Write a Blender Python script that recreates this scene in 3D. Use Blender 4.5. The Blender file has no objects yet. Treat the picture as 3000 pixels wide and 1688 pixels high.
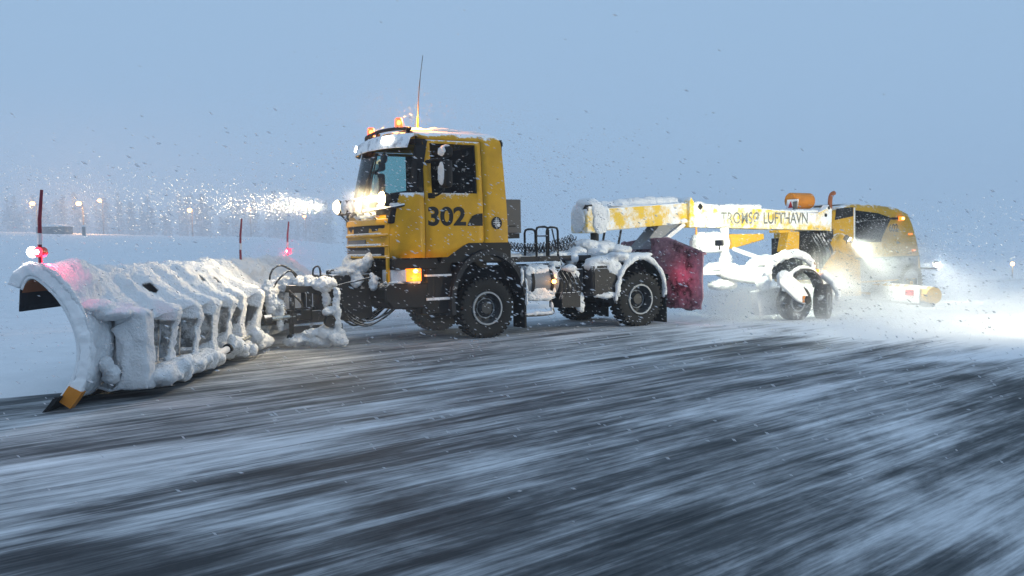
import bpy, bmesh, math, random
import numpy as np
from mathutils import Vector, Matrix, noise

random.seed(7)
scene = bpy.context.scene
COL = scene.collection
R = math.radians

# ------------------------------------------------------------------ camera
CAM_H, PITCH, ROLL, FPX = 1.661, 0.04639, 0.01886, 2600.5
cam_data = bpy.data.cameras.new('camera')
cam = bpy.data.objects.new('camera', cam_data)
COL.objects.link(cam)
cam_data.sensor_width = 36.0
cam_data.lens = FPX / 3000.0 * 36.0
cam_data.clip_start = 0.1
cam_data.clip_end = 3000.0
_fw = Vector((0, math.cos(PITCH), -math.sin(PITCH)))
_up0 = Vector((0, math.sin(PITCH), math.cos(PITCH)))
_rt0 = Vector((1, 0, 0))
_rt = _rt0 * math.cos(ROLL) - _up0 * math.sin(ROLL)
_up = _up0 * math.cos(ROLL) + _rt0 * math.sin(ROLL)
M = Matrix.Identity(4)
for i in range(3):
    M[i][0], M[i][1], M[i][2] = _rt[i], _up[i], -_fw[i]
M.translation = Vector((0, 0, CAM_H))
cam.matrix_world = M
scene.camera = cam

# ------------------------------------------------------------------ world: overcast blue dusk
world = bpy.data.worlds.new('World')
scene.world = world
world.use_nodes = True
wn, wl = world.node_tree.nodes, world.node_tree.links
wn.clear()
w_out = wn.new('ShaderNodeOutputWorld')
w_bg = wn.new('ShaderNodeBackground')
w_sky = wn.new('ShaderNodeTexSky')
w_sky.sky_type = 'NISHITA'
w_sky.sun_disc = False
w_sky.sun_elevation = R(4)
w_sky.sun_rotation = R(200)
w_sky.dust_density = 4.0
w_scl = wn.new('ShaderNodeVectorMath'); w_scl.operation = 'SCALE'
w_scl.inputs['Scale'].default_value = 0.05
w_mix = wn.new('ShaderNodeMix'); w_mix.data_type = 'RGBA'
w_mix.inputs[0].default_value = 0.93            # solid snow cloud hides most of the clear sky
w_mix.inputs[7].default_value = (0.352, 0.535, 0.772, 1)
wl.new(w_sky.outputs[0], w_scl.inputs[0])
wl.new(w_scl.outputs[0], w_mix.inputs[6])
wl.new(w_mix.outputs[2], w_bg.inputs['Color'])
w_bg.inputs['Strength'].default_value = 1.0
wl.new(w_bg.outputs[0], w_out.inputs['Surface'])

sun_d = bpy.data.lights.new('sun', 'SUN')
sun_d.energy = 0.22
sun_d.angle = R(60)
sun_d.color = (1.0, 0.93, 0.85)
sun = bpy.data.objects.new('sun', sun_d)
COL.objects.link(sun)
sun.rotation_euler = (R(42), 0, R(18))

vs = scene.view_settings
vs.view_transform = 'Standard'
vs.look = 'None'
vs.exposure = 0.0
vs.gamma = 1.0
scene.cycles.use_denoising = True
scene.cycles.max_bounces = 8
scene.cycles.diffuse_bounces = 3
scene.cycles.glossy_bounces = 3
scene.cycles.transparent_max_bounces = 16
scene.cycles.volume_bounces = 2
scene.cycles.sample_clamp_indirect = 4.0
scene.cycles.caustics_reflective = False
scene.cycles.caustics_refractive = False
scene.cycles.volume_step_rate = 1.0
scene.cycles.volume_max_steps = 256

# ------------------------------------------------------------------ materials
def new_mat(name):
    m = bpy.data.materials.new(name)
    m.use_nodes = True
    nt = m.node_tree
    b = nt.nodes['Principled BSDF']
    return m, nt, b

def N(nt, t, **kw):
    n = nt.nodes.new(t)
    for k, v in kw.items():
        if k in n.inputs.keys() if hasattr(n.inputs, 'keys') else False:
            n.inputs[k].default_value = v
        else:
            setattr(n, k, v)
    return n

def noise_node(nt, scale, detail=4, rough=0.55, coord='Object', mapping=None):
    tc = nt.nodes.new('ShaderNodeTexCoord')
    no = nt.nodes.new('ShaderNodeTexNoise')
    no.inputs['Scale'].default_value = scale
    no.inputs['Detail'].default_value = detail
    no.inputs['Roughness'].default_value = rough
    if mapping:
        mp = nt.nodes.new('ShaderNodeMapping')
        mp.inputs['Scale'].default_value = mapping
        nt.links.new(tc.outputs[coord], mp.inputs[0])
        nt.links.new(mp.outputs[0], no.inputs['Vector'])
    else:
        nt.links.new(tc.outputs[coord], no.inputs['Vector'])
    return no

def ramp(nt, src, stops):
    r = nt.nodes.new('ShaderNodeValToRGB')
    el = r.color_ramp.elements
    while len(el) < len(stops):
        el.new(0.5)
    for e, (p, c) in zip(el, stops):
        e.position = p
        e.color = (c, c, c, 1) if not isinstance(c, tuple) else (*c, 1)
    nt.links.new(src, r.inputs[0])
    return r

def mixc(nt, fac, a, b):
    m = nt.nodes.new('ShaderNodeMix'); m.data_type = 'RGBA'
    for sock, v in ((0, fac), (6, a), (7, b)):
        if isinstance(v, (int, float)):
            m.inputs[sock].default_value = v
        elif isinstance(v, tuple):
            m.inputs[sock].default_value = (*v, 1)
        else:
            nt.links.new(v, m.inputs[sock])
    return m.outputs[2]

def math_n(nt, op, a, b=None, clamp=False):
    m = nt.nodes.new('ShaderNodeMath'); m.operation = op; m.use_clamp = clamp
    for i, v in enumerate((a, b)):
        if v is None: continue
        if isinstance(v, (int, float)): m.inputs[i].default_value = v
        else: nt.links.new(v, m.inputs[i])
    return m.outputs[0]

SNOW_C = (0.86, 0.88, 0.90)

def mat_solid(name, col, rough=0.5, metal=0.0, frost=0.0, up=0.0, dirt=0.15, bump=0.0, coat=0.0, fscale=7.0):
    """painted or plain surface; frost = blown snow stuck in patches, up = snow lying on faces turned up"""
    m, nt, b = new_mat(name)
    n1 = noise_node(nt, 2.3, 5)
    dark = tuple(c * (1 - dirt) for c in col)
    base = mixc(nt, ramp(nt, n1.outputs[0], [(0.3, 1.0), (0.62, 0.0)]).outputs[0], col, dark)
    base = mixc(nt, 0.0, base, base) if False else base
    b.inputs['Metallic'].default_value = metal
    rr = nt.nodes.new('ShaderNodeMapRange')
    nt.links.new(n1.outputs[0], rr.inputs[0])
    rr.inputs[3].default_value = max(0.05, rough - 0.12); rr.inputs[4].default_value = min(1, rough + 0.15)
    nt.links.new(rr.outputs[0], b.inputs['Roughness'])
    b.inputs['Specular IOR Level'].default_value = 0.3
    if coat: b.inputs['Coat Weight'].default_value = coat
    if frost or up:
        n2 = noise_node(nt, fscale, 8, 0.68)
        n3 = noise_node(nt, 60.0, 3, 0.6)
        f = math_n(nt, 'ADD', n2.outputs[0], math_n(nt, 'MULTIPLY', n3.outputs[0], 0.22))
        if up:
            g = nt.nodes.new('ShaderNodeNewGeometry')
            sx = nt.nodes.new('ShaderNodeSeparateXYZ')
            nt.links.new(g.outputs['Normal'], sx.inputs[0])
            f = math_n(nt, 'ADD', f, math_n(nt, 'MULTIPLY', math_n(nt, 'MAXIMUM', sx.outputs[2], 0.0), up))
        lo = 0.95 - 0.75 * frost
        fr = ramp(nt, f, [(min(lo, 0.98), 0.0), (min(lo + 0.14, 1.0), 1.0)])
        base = mixc(nt, fr.outputs[0], base, SNOW_C)
        if metal:
            mm = math_n(nt, 'SUBTRACT', metal, math_n(nt, 'MULTIPLY', fr.outputs[0], metal))
            nt.links.new(mm, b.inputs['Metallic'])
    nt.links.new(base, b.inputs['Base Color'])
    if bump:
        nb = noise_node(nt, 35.0, 5)
        bp = nt.nodes.new('ShaderNodeBump')
        bp.inputs['Strength'].default_value = bump
        bp.inputs['Distance'].default_value = 0.02
        nt.links.new(nb.outputs[0], bp.inputs['Height'])
        nt.links.new(bp.outputs[0], b.inputs['Normal'])
    return m

def mat_emit(name, col, strength):
    m, nt, b = new_mat(name)
    b.inputs['Base Color'].default_value = (*col, 1)
    b.inputs['Emission Color'].default_value = (*col, 1)
    b.inputs['Emission Strength'].default_value = strength
    b.inputs['Roughness'].default_value = 0.3
    return m

def mat_glass(name, tint, gloss=0.08):
    m = bpy.data.materials.new(name); m.use_nodes = True
    nt = m.node_tree; nt.nodes.clear()
    out = nt.nodes.new('ShaderNodeOutputMaterial')
    tr = nt.nodes.new('ShaderNodeBsdfTransparent'); tr.inputs[0].default_value = (*tint, 1)
    gl = nt.nodes.new('ShaderNodeBsdfGlossy'); gl.inputs['Roughness'].default_value = gloss
    fr = nt.nodes.new('ShaderNodeFresnel'); fr.inputs['IOR'].default_value = 1.22
    mx = nt.nodes.new('ShaderNodeMixShader')
    nt.links.new(fr.outputs[0], mx.inputs[0]); nt.links.new(tr.outputs[0], mx.inputs[1]); nt.links.new(gl.outputs[0], mx.inputs[2])
    # frost specks stuck to the pane
    df = nt.nodes.new('ShaderNodeBsdfDiffuse'); df.inputs[0].default_value = (*SNOW_C, 1)
    no = noise_node(nt, 9.0, 8, 0.75)
    rp = ramp(nt, no.outputs[0], [(0.58, 0.0), (0.80, 0.55)])
    m2 = nt.nodes.new('ShaderNodeMixShader')
    nt.links.new(rp.outputs[0], m2.inputs[0]); nt.links.new(mx.outputs[0], m2.inputs[1]); nt.links.new(df.outputs[0], m2.inputs[2])
    nt.links.new(m2.outputs[0], out.inputs['Surface'])
    return m

def mat_snow(name, col=SNOW_C, bump=0.8, bscale=30.0, dist=0.04):
    m, nt, b = new_mat(name)
    n1 = noise_node(nt, 1.8, 6)
    base = mixc(nt, ramp(nt, n1.outputs[0], [(0.3, 0.0), (0.75, 1.0)]).outputs[0], tuple(c * 0.9 for c in col), col)
    nt.links.new(base, b.inputs['Base Color'])
    b.inputs['Roughness'].default_value = 0.85
    b.inputs['Specular IOR Level'].default_value = 0.2
    nb = noise_node(nt, bscale, 8, 0.62)
    bp = nt.nodes.new('ShaderNodeBump'); bp.inputs['Strength'].default_value = bump; bp.inputs['Distance'].default_value = dist
    nt.links.new(nb.outputs[0], bp.inputs['Height']); nt.links.new(bp.outputs[0], b.inputs['Normal'])
    return m

MT = {}
MT['snow'] = mat_snow('snow')
MT['yellow'] = mat_solid('truck_yellow', (0.62, 0.325, 0.0015), 0.5, frost=0.08, up=0.55, coat=0.08, dirt=0.25)
MT['yellow_frost'] = mat_solid('boom_yellow_frosted', (0.78, 0.50, 0.02), 0.5, frost=0.56, up=0.5, dirt=0.1, bump=0.25, fscale=1.9)
MT['yellow_house'] = mat_solid('housing_yellow', (0.56, 0.315, 0.015), 0.5, frost=0.16, up=0.35, dirt=0.15)
MT['black'] = mat_solid('black_trim', (0.006, 0.0065, 0.0075), 0.6, frost=0.06, up=0.3)
MT['blacksteel'] = mat_solid('black_steel_frosted', (0.02, 0.021, 0.024), 0.6, frost=0.30, up=0.5, fscale=5.0, bump=0.3)
MT['rubber'] = mat_solid('rubber', (0.016, 0.017, 0.018), 0.85, frost=0.13, fscale=6.0, bump=0.3)
MT['rubber_snow'] = mat_solid('rubber_snowy', (0.02, 0.021, 0.023), 0.85, frost=0.36, fscale=5.0, bump=0.4)
MT['steel'] = mat_solid('rim_steel', (0.20, 0.22, 0.25), 0.5, frost=0.30, fscale=9.0)
MT['rimdark'] = mat_solid('wheel_disc_dirty', (0.035, 0.04, 0.045), 0.6, frost=0.27, fscale=12.0)
MT['rimedge'] = mat_solid('rim_edge', (0.28, 0.31, 0.34), 0.5, frost=0.3, fscale=10)
MT['chrome'] = mat_solid('chromed_rod', (0.55, 0.55, 0.5), 0.25, metal=0.9)
MT['grey'] = mat_solid('grey_plastic', (0.11, 0.105, 0.10), 0.7, frost=0.12, fscale=4.0)
MT['white'] = mat_solid('white_plastic', (0.75, 0.75, 0.76), 0.5, frost=0.2)
MT['red'] = mat_solid('red_board', (0.10, 0.02, 0.035), 0.7, frost=0.0, bump=0.9, dirt=0.5)
m, nt, b = new_mat('red_board_crust')
_n = noise_node(nt, 1.6, 8, .68); _n2 = noise_node(nt, 11.0, 6, .7)
_f = math_n(nt, 'ADD', math_n(nt, 'MULTIPLY', _n.outputs[0], .75), math_n(nt, 'MULTIPLY', _n2.outputs[0], .25))
nt.links.new(mixc(nt, ramp(nt, _f, [(.42, 0.0), (.50, .55), (.66, 1.0)]).outputs[0], (.035, .014, .02), (.46, .25, .30)), b.inputs['Base Color'])
b.inputs['Roughness'].default_value = .85
_bp = nt.nodes.new('ShaderNodeBump'); _bp.inputs['Strength'].default_value = .8; _bp.inputs['Distance'].default_value = .03
nt.links.new(_f, _bp.inputs['Height']); nt.links.new(_bp.outputs[0], b.inputs['Normal'])
MT['red'] = m
MT['hose'] = mat_solid('hose_black', (0.015, 0.016, 0.018), 0.6, frost=0.22, up=0.4, fscale=12)
MT['orange'] = mat_solid('orange_paint_and_beacon_tint', (0.62, 0.22, 0.02), 0.5, frost=0.12)
MT['rust'] = mat_solid('rusty_steel', (0.30, 0.10, 0.04), 0.7, frost=0.08)
MT['signred'] = mat_solid('sign_red', (0.55, 0.02, 0.02), 0.5, frost=0.12)
MT['polered'] = mat_solid('pole_red', (0.24, 0.03, 0.05), 0.6, frost=0.15)
MT['palestrip'] = mat_solid('pale_yellow_strip', (0.62, 0.56, 0.25), 0.6, frost=0.5, fscale=4)
MT['ribgrey'] = mat_solid('frosted_grey_steel', (0.26, 0.265, 0.27), 0.7, frost=0.55, fscale=4, bump=.4)
MT['dark'] = mat_solid('dark_interior', (0.012, 0.013, 0.016), 0.8)
MT['greyprint'] = mat_solid('grey_lettering', (0.16, 0.17, 0.15), 0.6, frost=0.38, fscale=5.0)
MT['glass'] = mat_glass('cab_glass', (0.53, 0.73, 0.72))
MT['dglass'] = mat_glass('dark_glass', (0.16, 0.19, 0.22), 0.12)
MT['grey_snow'] = mat_solid('grille_packed_snow', (0.16, 0.16, 0.17), 0.8, frost=0.2, fscale=9)  # darker grey than the loose snow
MT['lens'] = mat_solid('frosted_lens', (0.62, 0.64, 0.67), 0.35, frost=0.45)
MT['lamp_warm'] = mat_emit('lamp_warm_white', (1.0, 0.74, 0.34), 18)
MT['lamp_white'] = mat_emit('lamp_white', (1.0, 0.97, 0.88), 9)
MT['lamp_amber'] = mat_emit('lamp_amber', (1.0, 0.22, 0.012), 2.0)
MT['lamp_red'] = mat_emit('lamp_red', (1.0, 0.03, 0.06), 3.5)
MT['lamp_beacon'] = mat_emit('lamp_beacon', (1.0, 0.09, 0.01), 2.2)
_b = MT['lamp_beacon'].node_tree.nodes['Principled BSDF']; _b.inputs['Alpha'].default_value = 0.62
MT['lamp_core'] = mat_emit('lamp_beacon_core', (1.0, 0.42, 0.08), 12)
MT['lamp_street'] = mat_emit('lamp_street', (1.0, 0.50, 0.14), 9)
MT['lamp_flood'] = mat_emit('lamp_flood', (0.96, 1.0, 0.82), 60)

# ------------------------------------------------------------------ mesh helpers
class MB:
    """collects shapes and links them as one mesh object"""
    def __init__(s):
        s.v, s.f = [], []
    def add(s, vs, fs):
        o = len(s.v)
        s.v += [tuple(p) for p in vs]
        s.f += [tuple(i + o for i in f) for f in fs]
        return s
    def box(s, c, d, rot=None):
        hx, hy, hz = d[0] / 2, d[1] / 2, d[2] / 2
        P = [Vector((x, y, z)) for x in (-hx, hx) for y in (-hy, hy) for z in (-hz, hz)]
        if rot is not None: P = [rot @ p for p in P]
        C = Vector(c)
        return s.add([p + C for p in P], [(0, 1, 3, 2), (4, 6, 7, 5), (0, 4, 5, 1), (2, 3, 7, 6), (0, 2, 6, 4), (1, 5, 7, 3)])
    def bx(s, x0, x1, y0, y1, z0, z1):
        return s.box(((x0 + x1) / 2, (y0 + y1) / 2, (z0 + z1) / 2), (abs(x1 - x0), abs(y1 - y0), abs(z1 - z0)))
    def beam(s, a, b, w, h, upv=(0, 0, 1)):
        a, b = Vector(a), Vector(b); d = (b - a); L = d.length; d.normalize()
        u = Vector(upv)
        if abs(d.dot(u)) > 0.98: u = Vector((1, 0, 0))
        r = d.cross(u).normalized(); u = r.cross(d)
        rot = Matrix((d, r, u)).transposed()
        return s.box((a + b) / 2, (L, w, h), rot)
    def tube(s, pts, rad, n=10, cap=True):
        pts = [Vector(p) for p in pts]
        rads = rad if isinstance(rad, (list, tuple)) else [rad] * len(pts)
        vs, fs = [], []
        pu = None
        for i, p in enumerate(pts):
            d = (pts[min(i + 1, len(pts) - 1)] - pts[max(i - 1, 0)])
            if d.length < 1e-9: d = Vector((0, 0, 1))
            d.normalize()
            if pu is None:
                u = Vector((0, 0, 1)) if abs(d.z) < 0.9 else Vector((1, 0, 0))
            else: u = pu
            r = d.cross(u)
            if r.length < 1e-5:
                u = Vector((0, 1, 0)); r = d.cross(u)
            r.normalize(); u = r.cross(d); pu = u
            for k in range(n):
                a = 2 * math.pi * k / n
                vs.append(p + (r * math.cos(a) + u * math.sin(a)) * rads[i])
        for i in range(len(pts) - 1):
            for k in range(n):
                fs.append((i * n + k, i * n + (k + 1) % n, (i + 1) * n + (k + 1) % n, (i + 1) * n + k))
        if cap:
            fs.append(tuple(range(n - 1, -1, -1)))
            fs.append(tuple(range((len(pts) - 1) * n, len(pts) * n)))
        return s.add(vs, fs)
    def lathe(s, prof, c, axis='y', n=32, a0=0.0, a1=2 * math.pi):
        """prof: (radius, offset along axis)"""
        full = abs(a1 - a0 - 2 * math.pi) < 1e-6
        cnt = n if full else n + 1
        C = Vector(c); vs, fs = [], []
        for k in range(cnt):
            a = a0 + (a1 - a0) * k / n
            ca, sa = math.cos(a), math.sin(a)
            for r, h in prof:
                if axis == 'y': vs.append(C + Vector((r * ca, h, r * sa)))
                elif axis == 'x': vs.append(C + Vector((h, r * ca, r * sa)))
                else: vs.append(C + Vector((r * ca, r * sa, h)))
        m = len(prof)
        for k in range(n):
            k2 = (k + 1) % cnt
            for i in range(m - 1):
                fs.append((k * m + i, k * m + i + 1, k2 * m + i + 1, k2 * m + i))
        return s.add(vs, fs)
    def prism(s, poly, axis, a0, a1):
        """poly: 2D points in the other two axes; extruded from a0 to a1 along axis"""
        n = len(poly); vs = []
        for a in (a0, a1):
            for p, q in poly:
                vs.append({'x': (a, p, q), 'y': (p, a, q), 'z': (p, q, a)}[axis])
        fs = [tuple(range(n)), tuple(range(2 * n - 1, n - 1, -1))]
        for i in range(n):
            j = (i + 1) % n
            fs.append((i, n + i, n + j, j))
        return s.add(vs, fs)
    def sphere(s, c, r, n=12, m=8):
        rx, ry, rz = r if isinstance(r, (tuple, list)) else (r, r, r)
        C = Vector(c); vs = [C + Vector((0, 0, rz))]; fs = []
        for i in range(1, m):
            t = math.pi * i / m
            for k in range(n):
                a = 2 * math.pi * k / n
                vs.append(C + Vector((rx * math.sin(t) * math.cos(a), ry * math.sin(t) * math.sin(a), rz * math.cos(t))))
        vs.append(C - Vector((0, 0, rz)))
        for k in range(n): fs.append((0, 1 + k, 1 + (k + 1) % n))
        for i in range(m - 2):
            for k in range(n):
                a = 1 + i * n; b = a + n
                fs.append((a + k, b + k, b + (k + 1) % n, a + (k + 1) % n))
        e = len(vs) - 1; a = 1 + (m - 2) * n
        for k in range(n): fs.append((e, a + (k + 1) % n, a + k))
        return s.add(vs, fs)
    def grid(s, fn, nu, nv):
        vs = [fn(i / nu, j / nv) for i in range(nu + 1) for j in range(nv + 1)]
        fs = []
        for i in range(nu):
            for j in range(nv):
                a = i * (nv + 1) + j
                fs.append((a, a + 1, a + nv + 2, a + nv + 1))
        return s.add(vs, fs)
    def build(s, name, mat, parent=None, smooth=40, bevel=0.0, solid=0.0, fix=True):
        me = bpy.data.meshes.new(name)
        me.from_pydata([tuple(v) for v in s.v], [], s.f)
        bm = bmesh.new(); bm.from_mesh(me)
        if fix: bmesh.ops.recalc_face_normals(bm, faces=bm.faces)
        if smooth:
            lim = R(smooth)
            for f in bm.faces: f.smooth = True
            for e in bm.edges:
                if len(e.link_faces) == 2 and e.calc_face_angle(0) > lim: e.smooth = False
        bm.to_mesh(me); bm.free()
        o = bpy.data.objects.new(name, me)
        COL.objects.link(o)
        if parent is not None: o.parent = parent
        if mat is not None: me.materials.append(MT[mat] if isinstance(mat, str) else mat)
        if solid:
            md = o.modifiers.new('thick', 'SOLIDIFY'); md.thickness = solid; md.offset = -1
        if bevel:
            md = o.modifiers.new('bevel', 'BEVEL'); md.width = bevel; md.segments = 2; md.limit_method = 'ANGLE'; md.angle_limit = R(40)
        return o

def root(name, label, cat, loc=(0, 0, 0), rz=0.0, group=None):
    o = bpy.data.objects.new(name, None)
    o.empty_display_size = 0.3
    COL.objects.link(o)
    o.location = loc; o.rotation_euler = (0, 0, rz)
    o['label'] = label; o['category'] = cat
    if group: o['group'] = group
    return o

def tag(o, label, cat, group=None):
    o['label'] = label; o['category'] = cat
    if group: o['group'] = group
    return o

def empty(name, parent, loc=(0, 0, 0), rot=(0, 0, 0)):
    o = bpy.data.objects.new(name, None)
    o.empty_display_size = 0.2
    COL.objects.link(o); o.parent = parent; o.location = loc; o.rotation_euler = rot
    return o

def copy_tree(o, parent):
    c = o.copy(); COL.objects.link(c); c.parent = parent
    for ch in list(o.children):
        copy_tree(ch, c)
    return c

def snow(name, parent, blobs, voxel=0.035, amp=0.03, freq=5.0, boxes=(), mat='snow', seed=0.0, tubes=(), raw=None):
    """lumpy snow: overlapping shapes fused by voxels, then roughened"""
    mb = MB()
    if raw is not None: mb.add(raw.v, raw.f)
    for b in blobs:
        mb.sphere(b[:3], b[3:6] if len(b) > 4 else b[3], 14, 10)
    for b in boxes: mb.bx(*b)
    for pts, rad in tubes: mb.tube(pts, rad, 10)
    me = bpy.data.meshes.new(name); me.from_pydata(mb.v, [], mb.f)
    t = bpy.data.objects.new('tmp', me); COL.objects.link(t)
    bm = bmesh.new(); bm.from_mesh(me); bmesh.ops.recalc_face_normals(bm, faces=bm.faces); bm.to_mesh(me); bm.free()
    md = t.modifiers.new('r', 'REMESH'); md.mode = 'VOXEL'; md.voxel_size = voxel
    sm = t.modifiers.new('s', 'SMOOTH'); sm.iterations = 4; sm.factor = 0.6
    dg = bpy.context.evaluated_depsgraph_get()
    m2 = bpy.data.meshes.new_from_object(t.evaluated_get(dg))
    bpy.data.objects.remove(t); bpy.data.meshes.remove(me)
    off = Vector((seed * 3.1, seed * 1.7, seed))
    for v in m2.vertices:
        p = v.co * freq + off
        k = noise.fractal(p, 0.9, 2.1, 4)
        k2 = noise.fractal(v.co * (freq * 4.5) + off, 0.8, 2.1, 3)
        v.co += v.normal * (k * amp * 1.25 + k2 * amp * 0.42 + amp * 0.1)
    for p in m2.polygons: p.use_smooth = True
    m2.name = name
    m2.materials.clear(); m2.materials.append(MT[mat])
    o = bpy.data.objects.new(name, m2); COL.objects.link(o); o.parent = parent
    return o

def spot(name, parent, loc, target, watts, deg, col, blend=0.6, rad=0.06):
    d = bpy.data.lights.new(name, 'SPOT'); d.energy = watts; d.spot_size = R(deg); d.spot_blend = blend
    d.color = col; d.shadow_soft_size = rad
    o = bpy.data.objects.new(name, d); COL.objects.link(o); o.parent = parent; o.location = loc
    o.rotation_euler = (Vector(target) - Vector(loc)).to_track_quat('-Z', 'Y').to_euler()
    return o

def point(name, parent, loc, watts, col, rad=0.05):
    d = bpy.data.lights.new(name, 'POINT'); d.energy = watts; d.color = col; d.shadow_soft_size = rad
    o = bpy.data.objects.new(name, d); COL.objects.link(o); o.parent = parent; o.location = loc
    return o

def lettering(name, parent, body, x_left, x_right, z0, z1, y, mat, thick=0.0, extrude=0.002):
    """flat letters on a plane facing +y, read from +x towards -x"""
    c = bpy.data.curves.new(name, 'FONT'); c.body = body; c.size = 1.0; c.offset = thick; c.extrude = 0.0
    t = bpy.data.objects.new('tmp', c); COL.objects.link(t)
    dg = bpy.context.evaluated_depsgraph_get()
    me = bpy.data.meshes.new_from_object(t.evaluated_get(dg))
    bpy.data.objects.remove(t)
    xs = [v.co.x for v in me.vertices]; ys = [v.co.y for v in me.vertices]
    ax, bx_, ay, by = min(xs), max(xs), min(ys), max(ys)
    for v in me.vertices:
        u = (v.co.x - ax) / (bx_ - ax); w = (v.co.y - ay) / (by - ay)
        yy = y(w) if callable(y) else y
        v.co = (x_left + (x_right - x_left) * u, yy, z0 + (z1 - z0) * w)
    me.materials.clear(); me.materials.append(MT[mat])
    o = bpy.data.objects.new(name, me); COL.objects.link(o); o.parent = parent
    return o

def bez(pts, n=16):
    """smooth curve through points"""
    P = [Vector(p) for p in pts]
    P = [P[0] * 2 - P[1]] + P + [P[-1] * 2 - P[-2]]
    out = []
    for i in range(1, len(P) - 2):
        for k in range(n):
            t = k / n
            a, b, c, d = P[i - 1], P[i], P[i + 1], P[i + 2]
            out.append(0.5 * ((2 * b) + (-a + c) * t + (2 * a - 5 * b + 4 * c - d) * t * t + (-a + 3 * b - 3 * c + d) * t ** 3))
    out.append(P[-2])
    return out

# ------------------------------------------------------------------ ground
TX, TY, TH = -1.0519, 17.1869, 0.54167          # truck origin under the front axle, heading
TR = Matrix.Translation((TX, TY, 0)) @ Matrix.Rotation(TH + math.pi, 4, 'Z')
TRI = TR.inverted()

def sst(a, b, x):
    t = min(1, max(0, (x - a) / (b - a))); return t * t * (3 - 2 * t)

def terrain(x, y):
    a = x / max(y, 5.0)
    left = sst(-0.02, -0.30, a)
    right = sst(0.10, 0.45, a)
    crest = 3.3 + 4.6 * max(0.0, min(1.0, -a - 0.32))
    t = sst(30, 104, y)
    z = left * crest * (0.55 * t + 0.45 * max(0, min(1, (y - 30) / 74.0)))
    if y > 104: z -= left * min(1.6, (y - 104) * 0.05)
    z -= right * min(3.4, 0.07 * max(0, y - 31) * sst(29, 46, y))
    return z

def spaced(vals):
    out = []
    for a, b, n in vals:
        out += [a + (b - a) * i / n for i in range(n)]
    out.append(vals[-1][1])
    return out

xs = spaced([(-320, -90, 12), (-90, -20, 24), (-20, 25, 46), (25, 90, 22), (90, 320, 10)])
ys = spaced([(-40, 0, 8), (0, 30, 30), (30, 120, 60), (120, 330, 24)])
mb = MB()
vsg = []
for x in xs:
    for y in ys:
        p = TRI @ Vector((x, y, terrain(x, y)))
        vsg.append(tuple(p))
ny = len(ys)
mb.add(vsg, [(i * ny + j, (i + 1) * ny + j, (i + 1) * ny + j + 1, i * ny + j + 1) for i in range(len(xs) - 1) for j in range(ny - 1)])

m, nt, b = new_mat('runway_asphalt_with_drift_snow')
tc = nt.nodes.new('ShaderNodeTexCoord')
wind = nt.nodes.new('ShaderNodeMapping'); wind.inputs['Rotation'].default_value = (0, 0, -0.172)   # the drift lies a little across the track
nt.links.new(tc.outputs['Object'], wind.inputs[0])
def streak(sx, sy, detail, rough, dist=0.0):
    mp = nt.nodes.new('ShaderNodeMapping'); mp.inputs['Scale'].default_value = (sx, sy, 1)
    nt.links.new(wind.outputs[0], mp.inputs[0])
    no = nt.nodes.new('ShaderNodeTexNoise'); no.inputs['Scale'].default_value = 1.0
    no.inputs['Detail'].default_value = detail; no.inputs['Roughness'].default_value = rough
    no.inputs['Distortion'].default_value = dist
    nt.links.new(mp.outputs[0], no.inputs['Vector'])
    return no.outputs[0]
s1 = streak(0.15, 0.50, 5, 0.58, 1.2)
s2 = streak(0.22, 3.3, 5, 0.62, 0.3)
s3 = streak(0.60, 11.0, 4, 0.65)
s4 = streak(0.95, 2.6, 6, 0.66, 0.9)
s5 = streak(7.0, 26.0, 3, 0.7)
sx_ = nt.nodes.new('ShaderNodeSeparateXYZ'); nt.links.new(tc.outputs['Object'], sx_.inputs[0])
def mrange(src, a, b_, c, d):
    r = nt.nodes.new('ShaderNodeMapRange'); r.interpolation_type = 'SMOOTHSTEP'
    nt.links.new(src, r.inputs[0])
    for i, v in enumerate((a, b_, c, d)): r.inputs[1 + i].default_value = v
    return r.outputs[0]
f = math_n(nt, 'ADD', math_n(nt, 'MULTIPLY', s1, 0.50), math_n(nt, 'MULTIPLY', s2, 0.30))
f = math_n(nt, 'ADD', f, math_n(nt, 'MULTIPLY', s3, 0.22))
f = math_n(nt, 'ADD', f, math_n(nt, 'MULTIPLY', s4, 0.16))
f = math_n(nt, 'ADD', f, math_n(nt, 'MULTIPLY', s5, 0.06))
s6 = streak(1.1, 30.0, 3, 0.6)
f = math_n(nt, 'ADD', f, math_n(nt, 'MULTIPLY', s6, 0.12))
f = math_n(nt, 'SUBTRACT', f, 0.06)
# powder settles behind the truck and beyond it, the swath in front of the camera is swept thin
back = mrange(sx_.outputs[0], -1.5, -8.0, 0.0, 0.20)
near = mrange(sx_.outputs[1], 5.0, 12.0, 0.0, -0.028)
farr = mrange(sx_.outputs[1], -1.0, -12.0, 0.0, 0.35)
swath = mrange(sx_.outputs[1], 2.4, 0.6, 0.0, 0.05)
f = math_n(nt, 'ADD', f, back); f = math_n(nt, 'ADD', f, near); f = math_n(nt, 'ADD', f, farr); f = math_n(nt, 'ADD', f, swath)
cov = ramp(nt, f, [(0.50, 0.02), (0.56, 0.10), (0.615, 0.33), (0.675, 0.66), (0.75, 0.95)])
grit = noise_node(nt, 40, 4)
asph = mixc(nt, grit.outputs[0], (0.006, 0.011, 0.015), (0.022, 0.031, 0.038))
col_ = mixc(nt, cov.outputs[0], asph, (0.80, 0.83, 0.86))
nt.links.new(col_, b.inputs['Base Color'])
rr = nt.nodes.new('ShaderNodeMapRange'); nt.links.new(cov.outputs[0], rr.inputs[0]); rr.inputs[3].default_value = 0.72; rr.inputs[4].default_value = 0.95
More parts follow.
